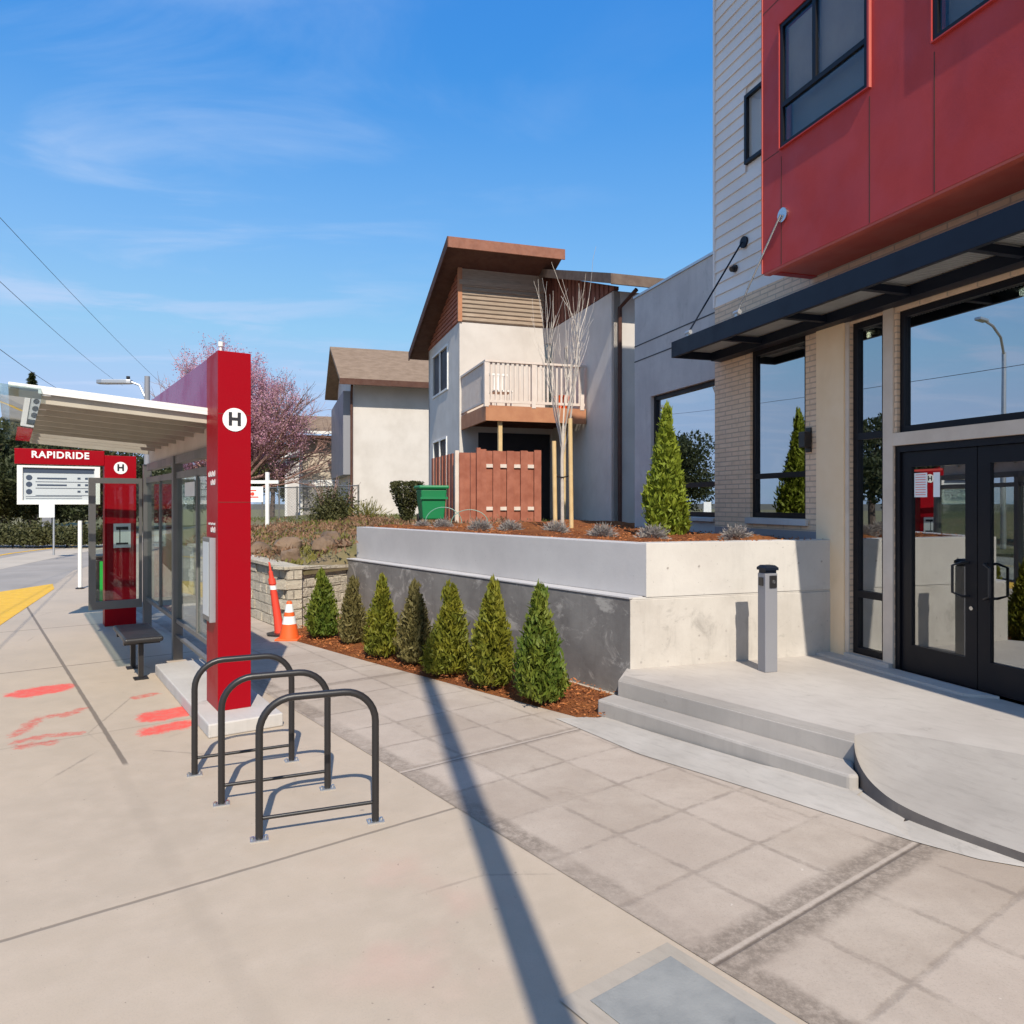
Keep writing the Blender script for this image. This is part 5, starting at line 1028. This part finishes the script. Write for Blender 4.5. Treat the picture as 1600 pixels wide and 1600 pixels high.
# main block walls: front (b=0) and left side (a=0)
wall(w_, (H1[0], H1[1], H1[2], H1[3], -H1[4], -H1[5]), 0, 6.0, 1.2, 6.6, 0, .15, [(2.35, 3.4, 4.2, 6.2)])
w_.build('front_wall', M['stucco'], ha)
w_ = MB(); wall(w_, (H1[0], H1[1], H1[4], H1[5], -H1[2], -H1[3]), .151, 4.0, 1.2, 6.6, 0, .15, [(1.35, 3.3, 5.1, 6.25), (1.5, 3.2, 2.35, 3.7)]); w_.build('side_wall', M['stucco_g'], ha)
MB().box(0, 6, 3.85, 4.0, 1.2, 6.6, H1).build('rear_wall', M['stucco_g'], ha)
for z0, z1, b0, b1 in ((5.1, 6.25, 1.35, 3.3), (2.35, 3.7, 1.5, 3.2)):
    f = MB(); wall(f, (H1[0], H1[1], H1[4], H1[5], -H1[2], -H1[3]), b0 - .06, b1 + .06, z0 - .06, z1 + .06, .03, .04, [(b0, (b0 + b1) / 2 - .03, z0, z1), ((b0 + b1) / 2 + .03, b1, z0, z1)]); fo = f.build('window', M['white'], ha); MB().box(.03, .04, b0, b1, z0, z1, H1).build('pane', M['ink'], fo)
MB().box(2.35, 3.4, .1, .12, 4.2, 6.2, H1).build('balcony_door', M['glass'], ha)
# upper timber band: front slats + triangular side
fs = MB(); z = 6.62
while z < 7.55: fs.side_prism([(-.03, z), (-.045, z + .02), (-.02, z + .10), (0, z + .10), (0, z)], -.04, 2.32, H1); z += .112
fs.box(-.03, 2.30, -.018, .1, 6.605, 8.12, H1); fs.box(-.02, 2.33, -.05, -.019, 7.56, 7.68, H1); fs.build('timber_boards', M['oldwood'], ha)
ts = MB(); P = [(-.0, .0, 6.605), (-.0, 4.0, 6.605), (-.0, 4.0, 6.75), (-.0, .0, 8.2)]
ts.add([fr(H1, a, b, z) for a, b, z in P] + [fr(H1, a + .12, b, z) for a, b, z in P], [(0, 1, 2, 3), (4, 5, 6, 7), (0, 1, 5, 4), (1, 2, 6, 5), (2, 3, 7, 6), (3, 0, 4, 7)])
z = 6.64
while z < 8.0:
    bl = (8.2 - z) / 1.45 * 4.0 - .1
    if bl > .2: ts.box(-.03, -.001, .02, min(bl, 3.98), z, z + .075, H1)
    z += .115
ts.build('side_boards', M['fence'], ha)
ts = MB(); ts.box(-.05, .06, -.05, .02, 6.6, 8.1, H1); ts.build('corner_post', M['deckwood'], ha)
rf = MB(); slab(rf, [fr(H1, -.5, -.85, 8.42), fr(H1, 2.55, -.85, 8.42), fr(H1, 2.55, 4.6, 6.62), fr(H1, -.5, 4.6, 6.62)], .05); rf.build('main_roof', M['roofbr'], ha)
rf = MB(); slab(rf, [fr(H1, -.48, -.82, 8.36), fr(H1, 2.53, -.82, 8.36), fr(H1, 2.53, 4.57, 6.56), fr(H1, -.48, 4.57, 6.56)], .12); rf.build('main_soffit', M['soffdk'], ha)
rf = MB(); rf.box(-.52, 2.57, -.90, -.853, 8.18, 8.44, H1); rf.build('fascia_board', M['fasciabr'], ha)
rf = MB(); P = [(-.53, -.9, 8.44), (-.53, 4.6, 6.64), (-.53, 4.6, 6.40), (-.53, -.9, 8.18)]; rf.add([fr(H1, a, b, z) for a, b, z in P] + [fr(H1, a + .03, b, z) for a, b, z in P], [(0, 1, 2, 3), (4, 5, 6, 7), (0, 1, 5, 4), (1, 2, 6, 5), (2, 3, 7, 6), (3, 0, 4, 7)]); rf.build('rake_board', M['soffdk'], ha)
rw = MB(); rw.box(2.2, 3.0, .12, .25, 6.6, 8.0, H1); rw.build('recess_wall', M['redwood'], ha)
MB().box(.5, 2.49, -.012, -.002, 1.4, 3.75, H1).build('dark_opening_panel', M['ink'], ha)  # flat black panel paints the shaded openings under the balcony
# wing projecting to the viewer; its corner at d=3.8 in front
WX = 2.55
w_ = MB(); wall(w_, (H1[0], H1[1], -H1[4], -H1[5], -H1[2], -H1[3]), -.0, 3.8, 1.2, 6.58, -WX, .15, [(.9, 1.15, 4.9, 5.9)]); w_.build('wing_side_wall', M['stucco_g'], ha)
w_ = MB(); w_.box(WX + .0, 8.5, -3.8, -3.65, 1.2, 6.58, H1); w_.build('wing_front_wall', M['stucco'], ha); MB().box(WX + .06, WX + .08, -1.15, -.9, 4.9, 5.9, H1).build('slit_window', M['ink'], ha)
tw = MB(); P = [(WX + .0, 0, 6.6), (WX, -3.8, 6.6), (WX, -3.8, 6.68), (WX, .0, 8.0)]; tw.add([fr(H1, a, b, z) for a, b, z in P] + [fr(H1, a + .12, b, z) for a, b, z in P], [(0, 1, 2, 3), (4, 5, 6, 7), (0, 1, 5, 4), (1, 2, 6, 5), (2, 3, 7, 6), (3, 0, 4, 7)])
for i in range(15): b = -.15 - i * .24; zt = 6.68 + (3.8 + b) / 3.8 * 1.3; tw.box(WX - .02, WX - .001, b - .03, b + .01, 6.6, zt, H1)
tw.build('wing_side_boards', M['redwood'], ha)
rf = MB(); slab(rf, [fr(H1, WX - .35, .2, 8.22), fr(H1, 8.9, .2, 8.22), fr(H1, 8.9, -4.4, 6.72), fr(H1, WX - .35, -4.4, 6.72)], .05); rf.build('wing_roof', M['roofbr'], ha)
rf = MB(); slab(rf, [fr(H1, WX - .33, .2, 8.16), fr(H1, 8.9, .2, 8.16), fr(H1, 8.9, -4.36, 6.66), fr(H1, WX - .33, -4.36, 6.66)], .10); rf.build('wing_soffit', M['soffdk'], ha)
rf = MB(); rf.box(WX - .36, 8.92, -4.45, -4.402, 6.52, 6.74, H1); P = [(WX - .38, -4.45, 6.74), (WX - .38, .2, 8.24), (WX - .38, .2, 8.02), (WX - .38, -4.45, 6.52)]; rf.add([fr(H1, a, b, z) for a, b, z in P] + [fr(H1, a + .03, b, z) for a, b, z in P], [(0, 1, 2, 3), (4, 5, 6, 7), (0, 1, 5, 4), (1, 2, 6, 5), (2, 3, 7, 6), (3, 0, 4, 7)]); rf.build('wing_fascia', noisy('weathered_fascia', (.12, .08, .06), (.17, .12, .09), 5, .8, .2, 50), ha)
dp = MB(); dp.tube([fr(H1, WX + .12, -3.86, 1.3), fr(H1, WX + .12, -3.86, 6.2), fr(H1, WX + .3, -4.3, 6.5)], .045, 8); dp.build('downpipe', M['soffdk'], ha)
# balcony
def bF(): return H1
by0, by1 = -2.3, -.02
dk_ = MB(); dk_.box(.06, 2.50, by0, by1, 4.06, 4.14, H1); dk_.build('balcony_floor', M['deckwood'], ha)
dk_ = MB(); dk_.box(.04, 2.52, by0 - .05, by0 - .002, 3.80, 4.15, H1); dk_.box(.04, .09, by0, by1, 3.80, 4.15, H1); dk_.build('balcony_beam', M['deckwood'], ha)
dk_ = MB()
for i in range(6): dk_.box(.1, 2.5, by0 + .3 + i * .35, by0 + .35 + i * .35, 3.88, 4.055, H1)
dk_.build('joists', M['soffdk'], ha)
rl = MB()
rl.box(.02, 2.50, by0 - .07, by0 + .04, 5.14, 5.19, H1); rl.box(.02, 2.50, by0 - .03, by0 + .01, 4.22, 4.28, H1); rl.box(.02, .10, by0, by1, 5.14, 5.19, H1); rl.box(.04, .08, by0, by1, 4.22, 4.28, H1)
for a in (.06, 1.20, 2.42): rl.box(a - .05, a + .05, by0 - .06, by0 + .04, 4.12, 5.14, H1)
a = .18
while a < 2.4:
    rl.box(a - .022, a + .022, by0 - .02, by0 + .005, 4.28, 5.14, H1); a += .115
b = by0 + .12
while b < by1: rl.box(.05, .075, b - .04, b + .04, 4.28, 5.14, H1); b += .105
rl.build('balcony_railing', M['rail'], ha)
for a in (.42, 2.0): MB().box(a - .045, a + .045, by0 + .05, by0 + .14, 1.4, 3.875, H1).build('balcony_post', M['stake'], ha)
chx = fr(H1, .62, -1.6, 4.14); ch = thing('patio_chair', chx, 'white garden chair behind the balcony railing', 'chair'); c_ = MB(); c_.box(.4, .85, -1.85, -1.4, 4.55, 4.59, H1); c_.build('seat', M['white'], ch); c_ = MB()
for i in range(5): c_.box(.41 + i * .09, .46 + i * .09, -1.42, -1.39, 4.6, 5.0, H1)
c_.box(.4, .85, -1.43, -1.38, 5.0, 5.05, H1); c_.build('backrest', M['white'], ch)
for a, b in ((.42, -1.83), (.8, -1.83), (.42, -1.42), (.8, -1.42)): MB().box(a, a + .04, b, b + .04, 4.145, 4.55, H1).build('leg', M['white'], ch)
pt = thing('flower_pot', fr(H1, 2.1, -1.9, 4.145), 'terracotta pot on the balcony behind the right-hand railing', 'pot'); x_, y_ = fr(H1, 2.1, -1.9)[:2]; MB().lathe(x_, y_, [(.14, 4.145), (.2, 4.45), (.21, 4.5), (.18, 4.5)]).build('pot', M['orange'], pt, smooth=True)
# fence
fn = thing('garden_fence', fr(H1, .8, -2.2, 1.5), 'red stained board fence in front of the balcony', 'fence')
FB = (at(748, 16.6), 16.6, .9519, .3063, -.3063, .9519)
bd = MB(); a = 0; i = 0
while a < 1.48:
    if i % 2 == 0: bd.box(a, a + .17, -.03, -.005, 1.46, 3.12 + random.uniform(-.02, .02), FB)
    else: bd.box(a, a + .17, .035, .06, 1.46, 3.10, FB)
    a += .165; i += 1
bd.build('front_boards', M['fence'], fn)
bd = MB(); b = .2; i = 0
while b < 2.6:
    s_ = 0 if i % 2 else .03; bd.box(-.45 - s_ - b * .02, -.425 - s_ - b * .02, b - .01, b + .17, 1.46, 3.06, FB); b += .165; i += 1
bd.build('side_boards', M['fence'], fn)
bd = MB(); a = -.44
while a < -.05: bd.box(a, a + .125, .04 + .03 * (int(a * 100) % 2), .065 + .03 * (int(a * 100) % 2), 1.46, 3.05, FB); a += .13
bd.build('corner_boards', M['fence'], fn)
bd = MB(); bd.box(0, 1.5, -.004, .034, 2.72, 2.80, FB); bd.box(0, 1.5, -.004, .034, 1.75, 1.83, FB); bd.build('fence_rails', M['rail'], fn); MB().box(-.06, .03, -.06, .03, 1.4, 3.16, FB).build('fence_post', M['fence'], fn); MB().box(-.52, -.43, .1, .19, 1.4, 3.1, FB).build('fence_post', M['rail'], fn)
# green cart
Y = 16.2; x = at(674, Y); gc = thing('wheeled_bin', (x, Y, 1.47), 'green wheeled yard-waste cart beside the red fence', 'wheeled bin'); GF = (x, Y) + FB[2:]
v8 = [fr(GF, a * s, b * s, z) for z, s in ((1.56, .8), (2.22, 1.0)) for a, b in ((-.29, -.3), (.29, -.3), (.29, .3), (-.29, .3))]
MB().add(v8, [(0, 1, 2, 3), (4, 5, 6, 7), (0, 1, 5, 4), (1, 2, 6, 5), (2, 3, 7, 6), (3, 0, 4, 7)]).build('bin_body', M['green'], gc, bevel=.03); MB().box(-.33, .33, -.34, .34, 2.222, 2.30, GF).build('lid', M['green'], gc, bevel=.03); MB().box(-.30, .30, -.318, -.29, 2.0, 2.05, GF).build('lift_bar', M['green'], gc)
for a in (-.26, .22): MB().tube([fr(GF, a, .24, 1.57), fr(GF, a + .05, .24, 1.57)], .11, 14).build('wheel', M['blackiron'], gc)
ho = MB(); P = []
for i in range(16): an = math.pi * i / 15; P.append(((x + .35) - .38 * math.cos(an), 15.3, 1.5 + .33 * math.sin(an)))
ho.tube(P, .008, 6); P = [(px + .55, py - .1, 1.5 + (pz - 1.5) * .85) for px, py, pz in P]; ho.tube(P, .008, 6); tag(ho.build('garden_hose', m_paint('hose_green', (.20, .36, .30), .4), smooth=True), 'pale green garden hose arching over the soil by the cart', 'hose')
# house B
H2 = HF(at(552, 28), 28.0); hb = thing('white_house', fr(H2, 2, 3, 1.3), 'white stucco house with brown shingle roof, middle of the house row', 'house')
MB().box(0, 6, 0, .15, 1.0, 6.45, H2).build('front_wall', M['stucco'], hb); MB().box(0, .15, .151, 7.2, 1.0, 6.45, H2).build('side_wall', M['stucco_g'], hb); MB().box(.151, 6, 7.05, 7.2, 1.0, 6.45, H2).build('rear_wall', M['stucco_g'], hb)
rf = MB(); slab(rf, [fr(H2, -.55, -.7, 6.50), fr(H2, 6.5, -.7, 6.50), fr(H2, 6.5, 4.6, 8.75), fr(H2, -.55, 4.6, 8.75)], .14); slab(rf, [fr(H2, -.55, 4.6, 8.75), fr(H2, 6.5, 4.6, 8.75), fr(H2, 6.5, 8, 7.0), fr(H2, -.55, 8, 7.0)], .14); rf.build('roof', M['roofbr'], hb)
rf = MB(); rf.box(-.57, 6.5, -.76, -.70, 6.30, 6.52, H2); rf.build('fascia_board', M['soffdk'], hb)
gw = MB(); P = [(-.0, .0, 6.45), (0, 7.2, 6.45), (0, 7.2, 7.2), (0, 4.6, 8.55), (0, 0, 6.65)]; gw.add([fr(H2, a, b, z) for a, b, z in P] + [fr(H2, a + .1, b, z) for a, b, z in P], [tuple(range(5)), tuple(range(5, 10))] + [(i, (i + 1) % 5, 5 + (i + 1) % 5, 5 + i) for i in range(5)]); gw.build('gable_wall', M['stucco_g'], hb)
MB().tube([fr(H2, -.07, -.05, 1.2), fr(H2, -.07, -.05, 5.9), fr(H2, -.1, -.5, 6.3)], .05, 8).build('downpipe', M['soffdk'], hb)
dd_ = MB().box(-.35, -.02, .3, 6.5, 3.0, 6.2, H2); dd_.build('side_wall_box', M['bollard'], hb)  # long grey box over the upper left side wall
fd = MB().box(-.2, 6, -.03, -.005, 1.0, 1.9, H2); 
# house C
H3 = HF(at(473, 38), 38.0); hc = thing('beige_house', fr(H3, 2, 3, 1.3), 'beige house with white trim band over grey masonry and brown roof', 'house')
MB().box(0, 5, 0, .15, 3.1, 5.2, H3).build('upper_wall', noisy('beige_panel', (.50, .43, .34), (.56, .48, .39), 1, .9, .2, 40), hc); MB().box(0, 5, .02, .15, 1.0, 2.78, H3).build('lower_wall', noisy('grey_masonry', (.25, .235, .225), (.33, .31, .29), 5, .9, .5, 20), hc)
tb = MB(); tb.box(-.05, 5, -.03, .0, 2.79, 3.09, H3); tb.box(-.12, 0, -.04, .1, 1.0, 5.2, H3); tb.box(-.75, 5, -.85, -.78, 5.42, 5.56, H3); tb.build('trim', M['white'], hc)
rf = MB(); slab(rf, [fr(H3, -.75, -.78, 5.56), fr(H3, 5, -.78, 5.56), fr(H3, 5, 3, 6.75), fr(H3, -.75, 3, 6.75)], .14); rf.build('roof', M['roofbr'], hc); MB().box(-.7, 5, -.75, .2, 5.2, 5.35, H3).build('soffit', M['soffdk'], hc); MB().box(0, .15, .15, 6, 1, 5.2, H3).build('side_wall', M['stucco_g'], hc)
ck = MB().box(2.05, 2.5, -.6, -.2, 1.3, 3.5, H3); tag(ck.build('brick_pier', noisy('brown_brick', (.22, .09, .05), (.28, .12, .07), 6, .9, .4, 30)), 'short brown brick pier between the beige and white houses', 'pier')
# house D
H4 = HF(at(449, 46), 46.0); hd = thing('small_grey_house', fr(H4, .5, 2, 1.3), 'small pale house with slanted white eave left of the beige house', 'house')
MB().box(0, .75, 0, 4, 1.0, 4.5, H4).build('wall', M['stucco_g'], hd); MB().box(-.15, -.001, -.05, .1, 1.0, 4.5, H4).build('corner_trim', M['white'], hd); dk_ = MB().box(.76, .95, -.05, .1, 1.0, 4.6, H4); dk_.build('downpipe', M['darkblue'], hd)
rf = MB(); slab(rf, [fr(H4, -.55, -.5, 4.75), fr(H4, .9, -.5, 5.35), fr(H4, .9, 4, 5.35), fr(H4, -.55, 4, 4.75)], .18); rf.build('eave', M['white'], hd); rf = MB(); slab(rf, [fr(H4, -.6, -.45, 4.95), fr(H4, .9, -.45, 5.55), fr(H4, .9, 4, 5.9), fr(H4, -.6, 4, 5.5)], .16); rf.build('roof', M['roofbr'], hd)
# chain link fence
cf = thing('wire_fence', (at(430, 24), 24, 1.35), 'grey wire mesh fence across the yards behind the white yard sign', 'fence'); f0, f1 = Vector((at(385, 26), 26, 1.3)), Vector((at(560, 21.5), 21.5, 1.3)); N = 6
for i in range(N + 1): p = f0.lerp(f1, i / N); MB().tube([p, p + Vector((0, 0, 1.15))], .028, 8).build('fence_post', M['shgrey'], cf)
m_ = MB(); m_.tube([f0 + Vector((0, 0, 1.12)), f1 + Vector((0, 0, 1.12))], .02, 6)
L = (f1 - f0).length; N = int(L / .09)
for i in range(-12, N):
    for sgn in (1, -1):
        s0 = i * .09; s1 = s0 + 1.1; a, b = (s0, s1) if sgn == 1 else (s1, s0); za, zb = 0.02, 1.12
        if 0 <= s0 and s1 <= L: pa_, pb_ = f0.lerp(f1, a / L) + Vector((0, 0, za)), f0.lerp(f1, b / L) + Vector((0, 0, zb)); m_.tube([pa_, pb_], .0035, 3, cap=False)
m_.build('mesh', M['shgrey'], cf)
# yard sign
Y = 20; xg = at(418, Y); ys = thing('yard_sign', (xg, Y, 1.2), 'white yard-arm post with hanging white sign right of the red pylon', 'sign')
MB().box(xg - .045, xg + .045, Y - .045, Y + .045, 1.15, 2.75, FW).build('post', M['white'], ys); MB().box(xg - .72, xg + .3, Y - .035, Y + .035, 2.44, 2.53, FW).build('arm', M['white'], ys)
MB().box(xg - .62, xg - .12, Y - .015, Y + .015, 1.94, 2.36, FW).build('sign_board', M['signwhite'], ys); p_ = MB(); p_.box(xg - .58, xg - .24, Y - .02, Y - .016, 2.06, 2.09, FW); p_.box(xg - .56, xg - .3, Y - .02, Y - .016, 2.24, 2.27, FW); p_.tube([(xg - .4, Y - .016, 2.16), (xg - .4, Y - .02, 2.16)], .05, 12); p_.build('sign_print', M['redorange'], ys)
p_ = MB(); 
for dx_ in (-.55, -.2): p_.tube([(xg + dx_, Y, 2.36), (xg + dx_, Y, 2.44)], .008, 5)
p_.build('hanger', M['blackiron'], ys)
# street light and utility poles
Y = 29; xl = at(230, Y); sl_ = thing('street_lamp', (xl, Y, 0), 'grey street lamp with flat head over the road above the shelter roof', 'street lamp'); zt = CAM_H + 197 / FPX * Y
MB().tube([(xl, Y, -.05), (xl, Y, zt)], [.14, .10], 14).build('pole', M['bollard'], sl_, smooth=True); MB().tube([(xl, Y, zt - 1.0), (xl - .3, Y, zt - .35), (xl - .75, Y, zt - .18)], .045, 8).build('arm', M['galv'], sl_, smooth=True)
MB().prism([(xl - 1.95, Y - .12), (xl - 1.7, Y - .2), (xl - .75, Y - .16), (xl - .6, Y - .1), (xl - .6, Y + .1), (xl - .75, Y + .16), (xl - 1.7, Y + .2), (xl - 1.95, Y + .12)], zt - .30, zt - .14).build('lamp_head', M['galv'], sl_, bevel=.03); MB().cyl(xl - .75, Y, zt - .14, zt - .0, .07, 10).build('photocell', M['blackiron'], sl_)
# wires
wl_ = [((0, 340), (255, 602), 20, 52, 'upper overhead power line crossing the left sky'), ((0, 440), (182, 596), 19, 50, 'middle overhead power line at the left'), ((0, 546), (125, 625), 18, 44, 'lowest overhead power line, at the left edge above the trees')]
for (a, b, Y0, Y1, lb_) in wl_:
    P0 = Vector((at(a[0], Y0), Y0, CAM_H + (785 - a[1]) / FPX * Y0)); P1 = Vector((at(b[0], Y1), Y1, CAM_H + (785 - b[1]) / FPX * Y1)); d_ = P1 - P0; pts = []
    for i in range(25): s = -.6 + 1.75 * i / 24; q_ = P0 + d_ * s; q_.z -= .25 * s * (1 - s) * 2; pts.append(q_)
    m_ = MB().tube(pts, .008, 5); tag(m_.build('power_line', M['ink'], smooth=True), lb_, 'cable', 'overhead power lines')
# road-side posts and signs beyond
Y = 27; x = at(84, Y); rsn = thing('road_sign', (x, Y, 0), 'small white road sign on a thin pole under the arrival board', 'road sign'); MB().tube([(x, Y, 0), (x, Y, 1.93 - 2 / FPX * Y)], .035, 8).build('pole', M['galv'], rsn); MB().box(x - .5, x + .06, Y - .06, Y - .04, 1.38, 1.95, FW).build('sign_panel', M['signwhite'], rsn)
Y = 36; x = at(74, Y); rs2 = thing('service_cabinet', (x, Y, 0), 'grey pole-mounted box across the road below the arrival board', 'cabinet'); MB().tube([(x, Y, -.05), (x, Y, 1.6)], .07, 8).build('pole', M['galv'], rs2); MB().box(x - .15, x + .3, Y - .2, Y - .08, .6, 1.45, FW).build('box', M['bollard'], rs2, bevel=.02)
for u, lb_ in ((20, 'low clipped hedge at the left edge across the road'), (105, 'low hedge across the road right of the signs')):
    Y = 34; x = at(u, Y); t = thing('low_hedge', (x, Y + 2, 0), lb_, 'hedge', 'low hedges across the road'); n = 5000; P = np.stack([x + rng.uniform(-1.8, 1.8, n), Y + rng.normal(0, .5, n), np.abs(rng.normal(.3, .3, n))], 1); leaves('foliage', P, rng.normal(size=(n, 3)), .16, .08, M['dkgreen2'], t); MB().tube([(x, Y, -.1), (x, Y, .4)], .05, 6).build('stem', M['dkbark'], t)
# a car glimpsed? none. Things across the street that the windows reflect
HR = (-27, 13, .3, .95, -.95, .3)
hr = thing('street_side_house', (-30, 14, 0), 'grey house across the road, mirrored in the entrance windows', 'house')
MB().box(-4, 4, 0, 6, -.1, 3.4, HR).build('wall', M['stucco_g'], hr); rf = MB()
P = [(-4.4, -.6, 3.3), (4.4, -.6, 3.3), (4.4, 3, 5.2), (-4.4, 3, 5.2)]; slab(rf, [fr(HR, *p) for p in P], .15); P = [(-4.4, 3, 5.2), (4.4, 3, 5.2), (4.4, 6.6, 3.3), (-4.4, 6.6, 3.3)]; slab(rf, [fr(HR, *p) for p in P], .15); rf.build('roof', M['roofbr'], hr)
for a in (-2.5, 1.4): f = MB().box(a, a + 1.2, -.04, -.005, 1.0, 2.3, HR); fo = f.build('window', M['white'], hr); MB().box(a + .08, a + 1.12, -.055, -.042, 1.08, 2.22, HR).build('pane', M['ink'], fo)
for i, (x, y, H, r) in enumerate(((-31, 24, 6.5, 3), (-33, 4, 8, 3.2), (-38, 30, 9, 4), (-30, -6, 6, 3))): big_tree('roadside_tree', x, y, -.1, H, ('olive tree north of the grey house across the road', 'tall tree south of the grey house across the road', 'big dark tree farther up the road on the left', 'tree beside the road behind the viewer')[i], 'dkgreen2' if i % 2 else 'dkgreen', r, 5000, .35, .17, 'trees across the road', .15, seed=30 + i)
lx, ly = -23.5, 16.6; l2 = thing('tall_street_lamp', (lx, ly, 0), 'tall curved-arm street lamp across the road, mirrored in the transom window', 'street lamp'); MB().tube([(lx, ly, -.1), (lx, ly, 8.2)], [.12, .08], 12).build('pole', M['galv'], l2, smooth=True)
MB().tube([(lx, ly, 8.1), (lx + .6, ly - .1, 8.75), (lx + 1.6, ly - .2, 9.05), (lx + 2.6, ly - .3, 9.1)], .05, 8).build('arm', M['galv'], l2, smooth=True); MB().box(lx + 2.5, lx + 3.2, ly - .42, ly - .16, 9.04, 9.16, FW).build('lamp_head', M['galv'], l2, bevel=.03)
# pole behind the viewer whose shadow crosses the pavement
pY = -1.5; pX = .16 + (2.72 - pY) * .2017 / .98 ; pH = 10.85
up_ = thing('utility_pole', (pX, pY, 0), 'tall round pole behind the viewer casting the long pavement shadow', 'pole'); MB().tube([(pX, pY, -.05), (pX, pY, pH)], [.09, .075], 20).build('shaft', M['galv'], up_, smooth=True); MB().lathe(pX, pY, [(.2, 0), (.2, .02), (.13, .05), (.1, .3)]).build('base', M['galv'], up_, smooth=True)
